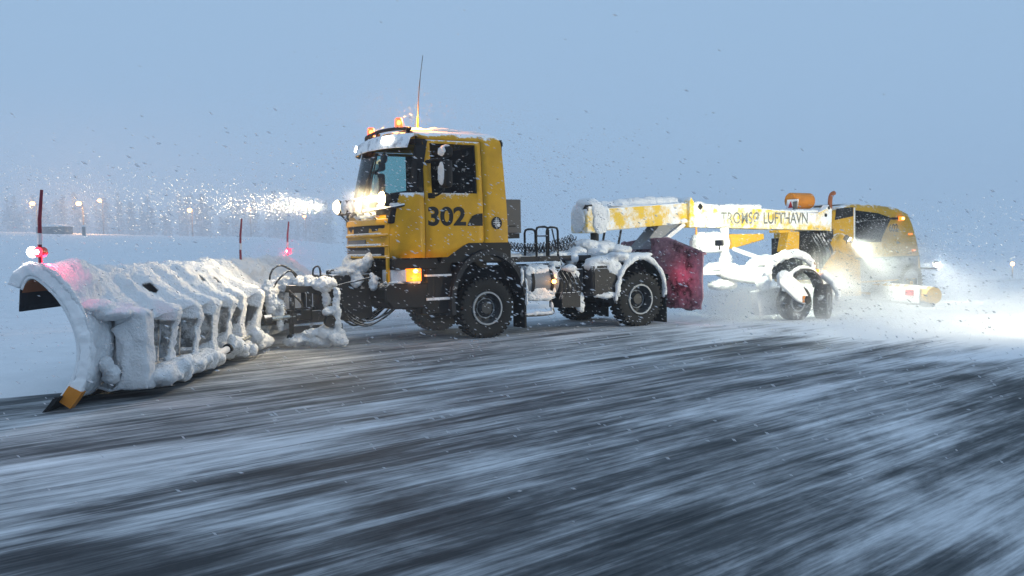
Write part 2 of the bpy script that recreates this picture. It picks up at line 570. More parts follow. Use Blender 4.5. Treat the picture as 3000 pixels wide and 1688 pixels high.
nt.links.new(rr.outputs[0], b.inputs['Roughness'])
b.inputs['Specular IOR Level'].default_value = 0.15
bp = nt.nodes.new('ShaderNodeBump'); bp.inputs['Strength'].default_value = 0.35; bp.inputs['Distance'].default_value = 0.02
nt.links.new(f, bp.inputs['Height']); nt.links.new(bp.outputs[0], b.inputs['Normal'])
MT['runway'] = m
runway = mb.build('runway', 'runway', smooth=60)
runway.matrix_world = TR
runway['kind'] = 'structure'

# unploughed snow ahead of the blade and on the far side of the runway
PA = Vector((-4.97, 9.45, 0))                    # near tip of the plough blade
def snow_edge(v):
    """smallest truck-local x still covered at truck-local y = v"""
    a, c = (7.30, 4.55), (2.2, -4.3)
    if v > c[1]: return a[0] + (c[0] - a[0]) * (a[1] - v) / (a[1] - c[1]) + 0.1
    return c[0] - 260 * sst(-4.3, -7.0, v)
vv = spaced([(3.4, -7.5, 44), (-7.5, -60, 40), (-60, -150, 24)])
uu = [ (i / 70.0) ** 2 for i in range(71)]
mb = MB(); P = []
for j, v in enumerate(vv):
    x0 = snow_edge(v)
    for u in uu:
        x = x0 + (190 - x0) * u
        w = TR @ Vector((x, v, 0))
        n1 = noise.fractal(Vector((x * 0.35, v * 0.8, 0)), 1, 2, 4)
        h = (0.10 + 0.05 * n1) * sst(0, 0.004, u) * sst(0, 3.0, j) + 0.012
        if u == 0 or j == 0: h = -0.02
        P.append((w.x, w.y, terrain(w.x, w.y) + h))
nu = len(uu)
mb.add(P, [(i * nu + j, (i + 1) * nu + j, (i + 1) * nu + j + 1, i * nu + j + 1) for i in range(len(vv) - 1) for j in range(nu - 1)])
MT['snowfield'] = mat_snow('snowfield', (0.80, 0.83, 0.86), 0.35, 3.0, 0.05)
snowf = mb.build('snow_field', 'snowfield', smooth=60)
snowf['kind'] = 'structure'

# ------------------------------------------------------------------ background: wood, street lamps, shed, post
rnd = random.Random(3)
MT['wood'] = mat_solid('haze_paled_trees', (0.13, 0.145, 0.16), 0.9, frost=0.45, fscale=0.8)  # trees paled, frost included, to stand in for thicker haze
mb = MB()
for i in range(170):
    x = -92 + 84 * (i + rnd.random()) / 170.0
    y = 200 + rnd.random() * 40
    x *= 1.72
    h = (8.0 + rnd.random() * 6.5) * (1.0 - 0.45 * sst(-60, -14, x))
    z0 = terrain(x, y) - 0.3
    mb.tube([(x, y, z0), (x + rnd.uniform(-.2, .2), y, z0 + h * .6), (x + rnd.uniform(-.3, .3), y, z0 + h)], [.2, .14, .05], 5)
    conifer = rnd.random() < 0.55
    for k in range(170):
        t = rnd.random() ** 0.8
        zz = z0 + h * (0.12 + 0.88 * t)
        rr_ = (1.25 * (1 - t) + 0.12) if conifer else 1.3 * math.sin(math.pi * min(1, 0.25 + t * 0.72)) 
        a = rnd.random() * 6.283; r_ = rr_ * rnd.random() ** 0.5
        r_ *= 1.7
        c = Vector((x + r_ * math.cos(a), y + r_ * math.sin(a), zz))
        s_ = rnd.uniform(0.35, 0.8)
        d1 = Vector((rnd.uniform(-1, 1), rnd.uniform(-1, 1), rnd.uniform(-.6, .3))).normalized() * s_
        d2 = Vector((rnd.uniform(-1, 1), rnd.uniform(-1, 1), rnd.uniform(-.6, .6))).normalized() * s_ * 0.6
        mb.add([c - d1, c + d2, c + d1], [(0, 1, 2)])
wood = mb.build('distant_wood', 'wood', smooth=0, fix=False)
wood['kind'] = 'stuff'; wood['label'] = 'dim line of bare and conifer trees in the snow haze'; wood['category'] = 'trees'

LAMPS = [(-58.5, 110, 8.05, 'faint amber street lamp just left of the near plough marker pole'),
         (-48.0, 100, 7.35, 'brightest amber street lamp, right of the near plough marker pole'),
         (-59.5, 130, 9.48, 'tall street lamp with a small glow, right of the brightest one'),
         (-42.2, 118, 7.28, 'amber street lamp shining halfway between plough tip and cab'),
         (-40.9, 140, 8.3, 'dim street lamp above the slim second marker pole'),
         (-36.9, 160, 7.8, 'weakest street lamp, nearest to the cab spotlights')]
for x, y, z, lab in LAMPS:
    g0 = terrain(x, y)
    L = root('street_lamp', lab, 'street lamp', (x, y, g0), 0, 'street lamps beyond the snow field')
    h = z - g0
    MB().tube([(0, 0, -.2), (0, 0, h * .5), (0, 0, h - .1)], [.09, .075, .055], 8).build('pole', 'grey', L)
    MB().tube(bez([(0, 0, h - .15), (0.05, -.3, h + .12), (0.1, -1.0, h + .18)], 5), .04, 6).build('arm', 'grey', L)
    MB().sphere((0.1, -1.1, h + .1), (.2, .34, .10), 10, 6).build('lamp_head', 'grey', L)
    MB().sphere((0.1, -1.12, h), (.30, .30, .24), 12, 8).build('bulb', 'lamp_street', L)
    point('lamp_light', L, (0.1, -1.6, h - .2), 1500 if y < 105 else 800, (1.0, .5, .18), .3)

g0 = terrain(-48.7, 95)
S = root('shed', 'low dark shed on the snow crest beside the near marker pole', 'shed', (-48.7, 95, g0))
MB().bx(-1.5, 1.5, -.9, .9, -.3, .85).build('wall', 'grey', S)
MB().prism([(-1.6, .85), (1.6, .85), (1.6, .95), (0, 1.15), (-1.6, .95)], 'y', -1.05, 1.05).build('roof', 'snow', S)
MB().bx(-.4, .3, -.93, -.9, -.1, .7).build('door', 'black', S)
g0 = terrain(-43.2, 90)
S = root('post', 'short dark post standing on the crest right of the shed', 'post', (-43.2, 90, g0))
MB().bx(-.14, .14, -.1, .1, -.2, 1.05).build('board', 'grey', S, bevel=.02)
MB().bx(-.04, .04, -.04, .04, -.3, 1.2).build('stake', 'black', S)
MB().sphere((0, 0, 1.08), (.2, .16, .1), 8, 6).build('snow_cap', 'snow', S)

x, y, z = 25.4, 45.0, 0.32
g0 = terrain(x, y)
S = root('edge_light', 'small pale light on a stake at the far right edge', 'runway light', (x, y, g0))
MB().tube([(0, 0, -.2), (0, 0, z - g0 - .1)], .03, 8).build('stake', 'grey', S)
MB().sphere((0, 0, z - g0), (.10, .10, .10), 12, 8).build('bulb', 'lamp_street', S)
point('lamp_light', S, (0, -.3, z - g0), 60, (1, .75, .5), .1)

# ------------------------------------------------------------------ the truck
truck = root('snowplow_truck', 'yellow snowplough truck numbered 302 with lit roof beacons', 'truck', (TX, TY, 0), TH + math.pi)

# plan outline of the cab at one level: near rear -> near front corner -> centre -> far side
SIDE_X = [(-0.30), (-0.05), 0.075, 0.09, 0.20, 0.40, 0.62, 0.82, 1.10, 1.24, 1.255, 1.36]
FRONT = [(0.46, 1.0), (0.31, 0.965), (0.20, 0.885), (0.125, 0.775), (0.05, 0.60), (0.015, 0.32)]
LEV = [  # z, rear x, front x, half width
    (1.50, -.45, 1.97, 1.215), (1.66, -.45, 1.975, 1.225), (1.78, -.45, 1.975, 1.23), (2.02, -.445, 1.965, 1.23), (2.24, -.44, 1.94, 1.228),
    (2.50, -.43, 1.89, 1.222), (2.63, -.425, 1.85, 1.215), (2.72, -.42, 1.83, 1.208), (3.10, -.405, 1.75, 1.185), (3.48, -.385, 1.665, 1.155), (3.50, -.383, 1.66, 1.152),
    (3.56, -.375, 1.64, 1.143), (3.575, -.372, 1.63, 1.14), (3.64, -.35, 1.59, 1.11), (3.70, -.30, 1.53, 1.04), (3.74, -.22, 1.45, 0.95)]
def low_z(x, z):
    """the wheel arch lifts the lower edge of the cab behind the door sill"""
    lim = 1.50 if x > .82 else 1.50 + (0.82 - x) / (0.82 - 0.62) * 0.13 if x > 0.62 else 1.63 + (0.62 - x) / 0.22 * 0.11 if x > .40 else 1.745
    return max(z, lim)
def ring(lv):
    z, xr, xf, w = lv
    half = [(xr, w - .06), (xr + 0.02, w - .012)]
    for x in SIDE_X:
        half.append((max(x, xr + .05) if z > 3.5 else x, w))
    for dx, k in FRONT: half.append((xf - dx, w * k))
    half.append((xf, 0))
    pts = [Vector((x, y, low_z(x, z))) for x, y in half]
    pts += [Vector((p.x, -p.y, p.z)) for p in reversed(pts[:-1])]
    return pts
RINGS = [ring(l) for l in LEV]
NC = len(RINGS[0]); HC = NC // 2
iSide = {x: i + 2 for i, x in enumerate(SIDE_X)}
zi = {l[0]: i for i, l in enumerate(LEV)}
cells = {}
for r in range(len(LEV) - 1):
    za = LEV[r][0]
    for c in range(NC - 1):
        near = c < HC
        k = c if near else NC - 2 - c          # mirrored column
        key = 'body'
        side = 2 <= k < iSide[1.36]
        indoor = iSide[.09] <= k < iSide[1.24] and za < 3.56
        win = iSide[.20] <= k < (iSide[1.10] if near else iSide[1.24]) and 2.63 <= za < 3.50
        if k == iSide[.075] and za < 3.575: key = 'gap'
        elif k == iSide[1.24] and za < 3.575: key = 'gap'
        elif iSide[.075] <= k <= iSide[1.24] and za == 3.56: key = 'gap'
        elif win: key = 'window_near' if near else 'window_far'
        elif indoor: key = 'door_near' if near else 'door_far'
        elif k >= iSide[1.255] and 2.63 <= za < 3.50:
            key = 'pillar' if k <= iSide[1.36] + (1 if near else 2) else 'screen'
        elif k >= iSide[1.255] and 3.50 <= za < 3.575: key = 'pillar'
        cells.setdefault(key, []).append((r, c))
def cab_part(name, key, mat, parent, off=0.0, **kw):
    mb = MB(); idx = {}; V = []; F = []
    def vid(r, c):
        if (r, c) not in idx:
            idx[(r, c)] = len(V); V.append(RINGS[r][c])
        return idx[(r, c)]
    for r, c in cells[key]:
        q = [RINGS[r][c], RINGS[r][c + 1], RINGS[r + 1][c + 1], RINGS[r + 1][c]]
        if (q[0] - q[3]).length < 1e-4 and (q[1] - q[2]).length < 1e-4: continue
        F.append((vid(r, c), vid(r + 1, c), vid(r + 1, c + 1), vid(r, c + 1)))
    mb.add(V, F)
    return mb.build(name, mat, parent, smooth=50, fix=False, **kw)
# rounded lower front corners of the door window come from the belt line: the sill slopes forward
cab = cab_part('cab_shell', 'body', 'yellow', truck, solid=0.03)
door = cab_part('door', 'door_near', 'yellow', truck, solid=0.04)
doorf = cab_part('door', 'door_far', 'yellow', truck, solid=0.04)
wn_ = cab_part('window', 'window_near', 'dglass', door)
wf_ = cab_part('window', 'window_far', 'glass', doorf)
pil = cab_part('windscreen_pillar', 'pillar', 'black', truck, solid=0.05)
scr = cab_part('windscreen', 'screen', 'glass', truck)
# dark lining behind the door gaps, inner walls, floor, rear wall
mb = MB()
mb.bx(-.36, 1.33, 1.10, 1.13, 1.76, 2.60).bx(-.36, 1.33, -1.13, -1.10, 1.76, 2.60)
mb.bx(-.36, 1.75, -1.1, 1.1, 1.76, 1.80)
mb.bx(-.385, -.36, -1.13, 1.13, 1.76, 3.62)
mb.bx(-.35, .18, 1.06, 1.08, 2.60, 3.5).bx(-.35, .55, -1.08, -1.06, 2.60, 3.5)
mb.bx(1.08, 1.30, 1.06, 1.08, 2.60, 3.52)
mb.build('cab_lining', 'dark', truck)
mb = MB()
n2 = HC
top = RINGS[-1]
def roofp(i, t):
    a, b_ = top[i], top[NC - 1 - i]
    p = a.lerp(b_, t)
    p.z += 0.07 * math.sin(math.pi * t) ** 0.7 * sst(-.2, .2, p.x + .2) * (1 - .5 * sst(.9, 1.5, p.x))
    return p
V = [roofp(i, j / 10.0) for i in range(1, HC + 1) for j in range(11)]
mb.add(V, [(i * 11 + j, i * 11 + j + 1, (i + 1) * 11 + j + 1, (i + 1) * 11 + j) for i in range(HC - 1) for j in range(10)])
mb.build('roof', 'yellow', truck, smooth=60)
# back wall
mb = MB()
mb.add([RINGS[r][0] for r in range(len(LEV))] + [RINGS[r][NC - 1] for r in range(len(LEV))],
       [(r, r + 1, len(LEV) + r + 1, len(LEV) + r) for r in range(len(LEV) - 1)])
mb.add([top[0], top[1], top[NC - 2], top[NC - 1]], [(0, 1, 2, 3)])
mb.build('rear_wall', 'yellow', truck)
# seats, dashboard and steering wheel
for yy in (.55, -.6):
    s_ = MB().bx(.02, .55, yy - .25, yy + .25, 2.1, 2.32).bx(-.12, .06, yy - .25, yy + .25, 2.2, 3.0).bx(-.12, .0, yy - .14, yy + .14, 3.0, 3.22)
    s_.build('seat', 'dark', truck, bevel=.04)
MB().prism([(1.25, 2.1), (1.85, 2.1), (1.80, 2.62), (1.45, 2.68), (1.25, 2.5)], 'y', -1.08, 1.08).build('dashboard', 'dark', truck, bevel=.03)
mb = MB()
rim_pts = []
for k in range(25):
    a = 2 * math.pi * k / 24
    rim_pts.append(Vector((1.1, .55, 2.62)) + Matrix.Rotation(R(-55), 3, 'Y') @ Vector((.24 * math.cos(a), .24 * math.sin(a), 0)))
mb.tube(rim_pts, .018, 6, False).beam((1.1, .55, 2.62), (1.35, .55, 2.45), .05, .05)
mb.build('steering_wheel', 'dark', truck)

# door details
lettering('number_lettering', door, '302', 1.195, 0.445, 2.05, 2.39, lambda w: 1.2345 - .001 * w, 'black', thick=.030)
hp = [(.42, 2.05), (.105, 2.05), (.105, 2.275), (.20, 2.27), (.29, 2.24), (.36, 2.17), (.40, 2.10)]
hnd = MB().prism(hp, 'y', 1.2325, 1.2375).build('handle_recess', 'black', door)
MB().bx(.13, .33, 1.2375, 1.252, 2.19, 2.225).build('door_handle', 'black', door, bevel=.006)
# cab badge
e = MB().lathe([(0, .006), (.112, .006), (.112, 0)], (-.185, 1.2315, 2.10), 'y', 28).build('emblem', 'dark', truck)
mb = MB()
for a, b_, w in [((-.185, 2.195), (-.185, 2.005), .014), ((-.12, 2.11), (-.25, 2.11), .014), ((-.155, 2.18), (-.155, 2.03), .009), ((-.215, 2.18), (-.215, 2.12), .009), ((-.13, 2.14), (-.24, 2.14), .008)]:
    mb.beam((a[0], 1.2395, a[1]), (b_[0], 1.2395, b_[1]), .003, w, (0, 1, 0)) if False else mb.bx(min(a[0], b_[0]) - w / 2, max(a[0], b_[0]) + w / 2, 1.2382, 1.2402, min(a[1], b_[1]) - w / 2, max(a[1], b_[1]) + w / 2)
mb.sphere((-.225, 1.2385, 2.06), (.03, .002, .035), 10, 6)
mb.build('emblem_mark', 'white', e)

# grille: three slots with snow ledges on a raised yellow panel
def fx(y, z, off=0.0):
    """x of the cab front at lateral y, height z"""
    for i in range(len(LEV) - 1):
        if LEV[i][0] <= z <= LEV[i + 1][0]: break
    t = (z - LEV[i][0]) / max(1e-6, LEV[i + 1][0] - LEV[i][0])
    xf = LEV[i][2] + (LEV[i + 1][2] - LEV[i][2]) * t; w = LEV[i][3]
    ks = [(0, 0)] + [(k * w, dx) for dx, k in reversed(FRONT)]
    y = abs(y)
    for (ya, da), (yb, db) in zip(ks, ks[1:]):
        if y <= yb: return xf - (da + (db - da) * (y - ya) / (yb - ya)) + off
    return xf - ks[-1][1] + off
def front_strip(name, y0, y1, z0, z1, mat, parent, off0, off1, taper=0.0, bevel=0, n=16):
    mb = MB(); V = []
    for i in range(n + 1):
        t = i / n; y = y0 + (y1 - y0) * t
        e_ = taper * max(0, 1 - min(t, 1 - t) * n / 2.2)
        za, zb = z0 + e_, z1 - e_ * .3
        V += [(fx(y, za, off0), y, za), (fx(y, za, off1), y, za), (fx(y, zb, off1), y, zb), (fx(y, zb, off0), y, zb)]
    F = []
    for i in range(n):
        for k in range(4):
            F.append((i * 4 + k, i * 4 + (k + 1) % 4, (i + 1) * 4 + (k + 1) % 4, (i + 1) * 4 + k))
    F += [(0, 1, 2, 3), tuple(n * 4 + k for k in (3, 2, 1, 0))]
    return mb.add(V, F).build(name, mat, parent, smooth=30, bevel=bevel)
SLOTS = [(1.945, 2.06), (1.745, 1.86), (1.565, 1.675)]
gr = front_strip('grille', -.98, .98, 1.535, 2.17, 'black', truck, -.02, .012)
bars = [(2.082, 2.19), (1.884, 1.926), (1.698, 1.728), (1.505, 1.545)]
for za, zb in bars:
    front_strip('grille_bar', -.98, .98, za, zb, 'yellow', gr, .0, .045, bevel=.008)
for s_ in (-1, 1):
    front_strip('grille_cheek', s_ * .90, s_ * 1.0, 1.51, 2.185, 'yellow', gr, .0, .03, n=4, bevel=.006)
for i, (za, zb) in enumerate(SLOTS):
    front_strip('snow_ledge', -.86, .80, za - .012, za + (.004, .014, .014)[i], 'snow', gr, .0, .04, n=20)
    if i: front_strip('packed_snow', -.7, (.25, .45)[i - 1], za, zb - .03, 'grey_snow', gr, .0, .016, n=14)
# dark wedge under the screen and wiper cowl
front_strip('cowl', -1.0, 1.0, 2.26, 2.60, 'black', truck, -.01, .012)
for y0, y1 in ((-.10, .0), (.22, .05)):
    MB().tube([(fx(y0, 2.55, .03), y0, 2.52), (fx(.12, 3.0, .03), (y0 + y1) / 2 + .08, 2.95), (fx(.18, 3.38, .03), y1 + .22, 3.38)], .013, 6).build('wiper', 'black', truck)
# centre glass mark: mirror pod hanging inside the screen
MB().sphere((1.52, .12, 3.32), (.04, .14, .10), 12, 8).build('interior_mirror', 'black', truck)

# sun visor, frosted pale
mb = MB(); V = []
nn = 20
for i in range(nn + 1):
    y = -1.1 + 2.2 * i / nn
    k = abs(y) / 1.1
    bx0 = fx(y, 3.55, .0)
    V += [(bx0 + .02, y, 3.70 - .03 * k), (bx0 + .11, y, 3.64 - .03 * k), (bx0 + .17, y, 3.44 - .02 * k), (bx0 + .15, y, 3.435 - .02 * k), (bx0 + .085, y, 3.62 - .03 * k), (bx0 + .0, y, 3.66 - .03 * k)]
F = []
for i in range(nn):
    for k in range(6): F.append((i * 6 + k, i * 6 + (k + 1) % 6, (i + 1) * 6 + (k + 1) % 6, (i + 1) * 6 + k))
F += [tuple(range(6)), tuple(nn * 6 + k for k in range(5, -1, -1))]
MT['visor'] = mat_solid('visor_frosted', (0.35, 0.36, 0.40), 0.6, frost=0.62, fscale=5.0)
visor = mb.add(V, F).build('sun_visor', 'visor', truck, smooth=35)
for y0, y1 in ((.60, .86), (-1.0, -.86)):
    ym = (y0 + y1) / 2
    lb = MB(); VV = []
    for y in (y0, ym, y1):
        b0 = fx(y, 3.55)
        VV += [(b0 + .125, y, 3.635), (b0 + .16, y, 3.52), (b0 + .185, y, 3.53), (b0 + .145, y, 3.645)]
    lb.add(VV, [(0, 1, 5, 4), (1, 2, 6, 5), (2, 3, 7, 6), (3, 0, 4, 7), (4, 5, 9, 8), (5, 6, 10, 9), (6, 7, 11, 10), (7, 4, 8, 11), (0, 3, 2, 1), (8, 9, 10, 11)])
    lb.build('marker_lamp', 'lamp_white', truck, bevel=.008)
# roof light bar carrying the beacons
barp = [(fx(y, 3.55, -.02) - .05, y, 3.755 + .05 * (1 - (y / 1.0) ** 2)) for y in [-1.0 + i * .1 for i in range(21)]]
rb = MB().tube(barp, .032, 8).build('roof_bar', 'black', truck)
for y in (-.95, .95, 0.0):
    x_ = fx(y, 3.55, -.07)
    MB().bx(x_ - .03, x_ + .03, y - .03, y + .03, 3.62, 3.77).build('bar_foot', 'black', rb)
for y in (-.78, .62):
    x_ = fx(y, 3.55, -.17)
    z_ = 3.80
    bc = empty('beacon', truck, (x_, y, z_))
    MB().lathe([(0, 0), (.085, 0), (.09, .03), (.075, .045), (0, .045)], (0, 0, -.02), 'z', 20).build('beacon_base', 'black', bc)
    MB().lathe([(.072, .02), (.07, .12), (.062, .175), (.04, .19), (0, .192)], (0, 0, 0), 'z', 20).build('beacon_lens', 'lamp_beacon', bc)
    MB().sphere((0, 0, .105), (.035, .035, .04), 12, 8).build('beacon_glow', 'lamp_core', bc)
    point('beacon_light', bc, (-.22, .02, .20), 110, (1.0, .33, .05), .05)
# roof snow lit by the beacon, rear clearance lamp, antenna
snow('roof_snow', truck, [(.6, .55, 3.78, .5, .32, .06), (.1, .6, 3.76, .4, .3, .045), (.3, -.2, 3.80, .7, .5, .05), (.95, .3, 3.8, .3, .4, .04)], .03, .02, 6)
MB().box((-.38, 1.07, 3.55), (.10, .07, .09)).build('rear_lamp_pod', 'black', truck, bevel=.02)
an = MB().tube(bez([(1.05, .6, 3.78), (1.03, .6, 4.3), (.98, .6, 4.75), (.92, .6, 5.14)], 6), [.013] * 6 + [.009] * 6 + [.006] * 7, 6).build('antenna', 'grey', truck)
MB().tube([(1.055, .6, 3.76), (1.05, .6, 4.02)], .020, 8).build('antenna_spring', 'orange', an)  # the beacon's orange light is put into the spring's colour

# spot lamps on the bull bar
bull = MB()
bull.tube(bez([(1.62, -1.12, 2.36), (2.02, -.95, 2.34), (2.12, 0, 2.33), (2.02, .95, 2.34), (1.60, 1.16, 2.42)], 8), .028, 8)
for y in (-.7, 0, .7): bull.tube([(2.08, y, 2.33), (1.9, y, 2.15)], .02, 6)
bull = bull.build('lamp_bar', 'blacksteel', truck)
def spotlamp(y, x, z, lit, tilt=0.0):
    sl = empty('spot_lamp', truck, (x, y, z))
    prof = [(0, -.14), (.07, -.12), (.115, -.03), (.128, .0), (.128, .035)]
    MB().lathe(prof, (0, 0, 0), 'x', 24).build('lamp_body', 'black', sl)
    MB().lathe([(.128, .03), (.118, .055), (.075, .095), (0, .115)], (0, 0, 0), 'x', 24).build('lamp_lens', 'lamp_warm' if lit else 'lens', sl)
    MB().tube([(-.04, 0, -.1), (-.04, 0, -.17)], .015, 6).build('lamp_stem', 'black', sl)
    return sl
for y, x, z, lit in ((-.62, 2.13, 2.46, True), (-.25, 2.13, 2.44, False), (.1, 2.13, 2.44, False), (.45, 2.12, 2.44, False), (.98, 1.90, 2.53, True)):
    spotlamp(y, x, z, lit)
spot('spot_light', truck, (2.26, -.62, 2.46), (30, -.9, 3.4), 3600, 44, (1, .80, .50), .9)
point('spot_glow', truck, (2.10, 1.0, 2.54), 26, (1, .72, .36), .06)
point('spot_glow', truck, (2.36, -.62, 2.47), 14, (1, .74, .40), .06)
spot('spot_light', truck, (2.03, .98, 2.53), (6.0, 2.2, .8), 620, 110, (1, .78, .48), .9)
snow('bar_snow', truck, [(1.99, .55, 2.27, .06, .25, .07), (1.98, .1, 2.26, .06, .4, .05), (1.9, .85, 2.40, .05, .2, .05), (1.75, 1.08, 2.42, .12, .08, .04)], .025, .02, 8)

# mirrors: big housing, wide-angle head above, blown snow on the front faces
def mirror(sg):
    mr = empty('side_mirror', truck, (0, 0, 0))
    y = sg * 1.47
    a = MB().tube(bez([(1.20, sg * 1.2, 3.17), (1.1, sg * 1.36, 3.2), (1.0, y, 3.2)], 5), .022, 8)
    a.tube(bez([(1.13, sg * 1.2, 2.58), (1.08, sg * 1.36, 2.58), (1.0, y, 2.66)], 5), .022, 8).tube([(1.0, y, 2.66), (1.0, y, 3.3)], .02, 8)
    a.build('mirror_arm', 'black', mr)
    MB().box((1.16, sg * 1.235, 3.17), (.08, .05, .06)).build('mirror_bracket', 'black', mr, bevel=.01)
    MB().box((1.12, sg * 1.235, 2.58), (.12, .06, .09)).build('mirror_bracket', 'black', mr, bevel=.01)
    MB().box((.95, y, 2.94), (.16, .30, .48)).build('mirror_housing', 'black', mr, bevel=.06)
    MB().box((.94, y, 3.32), (.17, .30, .19)).build('mirror_top_housing', 'black', mr, bevel=.06)
    snow('mirror_snow', mr, [(1.03, y - sg * .02, 2.95, .025, .13, .22), (1.02, y, 3.33, .035, .14, .09), (.95, y, 3.42, .07, .13, .02)], .018, .012, 9)
mirror(1); mirror(-1)

# bumper, headlamps, steps
bp_ = MB()
bp_.prism([(1.20, 0.62), (1.86, .62), (2.02, .78), (2.02, .98), (1.90, 1.06), (1.20, 1.06)], 'y', -1.18, 1.18)
bp_.bx(1.05, 1.22, -1.15, 1.15, .55, 1.45)
bp_ = bp_.build('bumper', 'black', truck, bevel=.03)
mb = MB().prism([(1.0, 1.30), (1.80, 1.30), (1.86, 1.38), (1.80, 1.49), (1.0, 1.50)], 'y', -1.17, 1.17)
mb.build('bumper_top', 'black', bp_, bevel=.02)
for sg in (1, -1):
    ya, yb = sg * .62, sg * 1.185
    hl = empty('headlamp', truck)
    MB().prism([(1.86, sg * .70), (1.84, sg * 1.03), (1.62, sg * 1.185), (1.50, sg * 1.195), (1.5, sg * .70)], 'z', 1.085, 1.30).build('lamp_glass', 'lens', hl, bevel=.015)
    MB().prism([(1.50, sg * 1.199), (1.62, sg * 1.189), (1.62, sg * 1.10), (1.33, sg * 1.10), (1.33, sg * 1.203)], 'z', 1.09, 1.315).build('turn_signal', 'lamp_amber', hl, bevel=.012)
    if sg > 0:
        MB().sphere((1.44, 1.20, 1.27), (.05, .01, .04), 10, 6).build('signal_bulb', 'lamp_core', hl)
        point('signal_light', hl, (1.42, 1.36, 1.15), 4, (1, .4, .08), .04)
    MB().bx(.74, 1.24, sg * 1.10, sg * 1.20, 1.165, 1.20).build('step', 'lens', truck, bevel=.006)
    MB().bx(.78, 1.24, sg * 1.10, sg * 1.20, .745, .79).build('step', 'lens', truck, bevel=.006)
    MB().bx(.70, 1.30, sg * .85, sg * 1.12, .50, 1.46).build('step_well', 'black', truck, bevel=.02)
    MB().bx(1.85, 1.90, sg * .965, sg * 1.035, 1.05, 1.52).build('lamp_bracket', 'yellow', truck, bevel=.01)
snow('bumper_snow', truck, [(1.72, .95, 1.075, .22, .22, .035), (1.45, 1.12, 1.075, .14, .06, .04), (1.93, .3, 1.07, .08, .5, .04)], .022, .015, 9)

for sg in (1, -1): MB().prism([(-.5, 1.40), (.95, 1.40), (.90, 1.52), (.62, 1.66), (.42, 1.76), (-.42, 1.77), (-.5, 1.7)], 'y', sg * .55, sg * 1.19).build('wheel_arch_liner', 'black', truck)
# chassis
ch = MB()
for y in (-.42, .42): ch.bx(-4.45, 1.6, y - .05, y + .05, 1.02, 1.30)
for x in (-4.3, -2.2, -1.0, .6): ch.bx(x - .08, x + .08, -.42, .42, 1.05, 1.25)
ch = ch.build('chassis_frame', 'blacksteel', truck)
dk = MB().bx(-2.75, -.5, -.9, .62, 1.36, 1.475)
dk.bx(-4.3, -2.75, -.75, .75, 1.28, 1.36)
dk = dk.build('deck', 'blacksteel', truck, bevel=.01)
mb = MB()
mb.bx(-3.0, -.5, -.5, .5, .6, 1.05).bx(-.4, .9, -.45, .45, .45, 1.5)
mb.tube([(0, -1, .54), (0, 1, .54)], .1, 10).tube([(-3.58, -1, .54), (-3.58, 1, .54)], .12, 10)
mb.sphere((-3.58, 0, .54), (.25, .22, .22)).sphere((0, 0, .54), (.2, .2, .2))
mb.build('drivetrain', 'black', truck)
# wheels
def tyre_prof(r, w, rim):
    h = w / 2
    return [(rim, -h * .72), (rim + .05, -h * .86), (r - .10, -h), (r - .035, -h * .93), (r - .008, -h * .74), (r, -h * .3), (r, h * .3), (r - .008, h * .74), (r - .035, h * .93), (r - .10, h), (rim + .05, h * .86), (rim, h * .72)]
def make_wheel(parent, loc, r=.546, w=.36, rim=.29, sg=1, deep=.10, snowy=False):
    wh = empty('wheel', parent, loc)
    t = MB().lathe(tyre_prof(r, w, rim), (0, 0, 0), 'y', 48)
    nl = 36
    for k in range(nl):
        a = 2 * math.pi * k / nl
        for s_ in (-1, 1):
            aa = a + (math.pi / nl if s_ > 0 else 0)
            rot = Matrix.Rotation(-aa, 3, 'Y') @ Matrix.Rotation(R(14 * s_), 3, 'X') if False else Matrix.Rotation(-aa, 3, 'Y')
            c = rot @ Vector((r - .012, 0, 0)); c.y = s_ * w * .29
            t.box(c, (.05, w * .36, .055), rot)
    t.build('tyre', 'rubber_snow' if snowy else 'rubber', wh, smooth=35)
    o_ = sg * (w / 2)
    rm = MB().lathe([(rim + .012, o_ - sg * .045), (rim + .012, o_ - sg * .012), (rim - .014, o_ - sg * .012), (rim - .03, o_ - sg * (.05)), (rim - .045, o_ - sg * deep), (rim * .55, o_ - sg * (deep + .02)), (rim * .40, o_ - sg * (deep - .03)), (rim * .36, o_ - sg * (deep - .05)), (0, o_ - sg * (deep - .05))], (0, 0, 0), 'y', 36)
    rm.build('rim', 'rimdark', wh, smooth=35)
    MB().lathe([(rim + .016, o_ - sg * .05), (rim + .018, o_ - sg * .006), (rim - .012, o_ - sg * .006), (rim - .016, o_ - sg * .03)], (0, 0, 0), 'y', 36).build('rim_edge', 'rimedge', wh, smooth=35)
    MB().lathe([(rim * .66, o_ - sg * (deep + .004)), (rim * .62, o_ - sg * (deep - .012)), (rim * .58, o_ - sg * (deep + .004))], (0, 0, 0), 'y', 30).build('disc_ring', 'rimedge', wh, smooth=35)
    for k in range(8):
        a = 2 * math.pi * k / 8 + .2
        MB().lathe([(0, 0), (.032, 0), (.036, -sg * .012)], (rim * .70 * math.cos(a), o_ - sg * (deep - .006), rim * .70 * math.sin(a)), 'y', 10).build('hand_hole', 'dark', wh)
    nb_ = MB()
    for k in range(10):
        a = 2 * math.pi * k / 10
        nb_.lathe([(0, sg * .03), (.014, sg * .03), (.014, 0)], (rim * .47 * math.cos(a), o_ - sg * (deep + .0), rim * .47 * math.sin(a)), 'y', 6)
    nb_.build('wheel_nuts', 'dark', wh)['kind'] = 'stuff'
    return wh
w1 = make_wheel(truck, (0, 1.0, .546), sg=1)
w2 = make_wheel(truck, (-3.579, 1.0, .546), sg=1, deep=.16, w=.37)
w3 = copy_tree(w1, truck); w3.location = (0, -1.0, .546); w3.rotation_euler = (0, 0, math.pi)
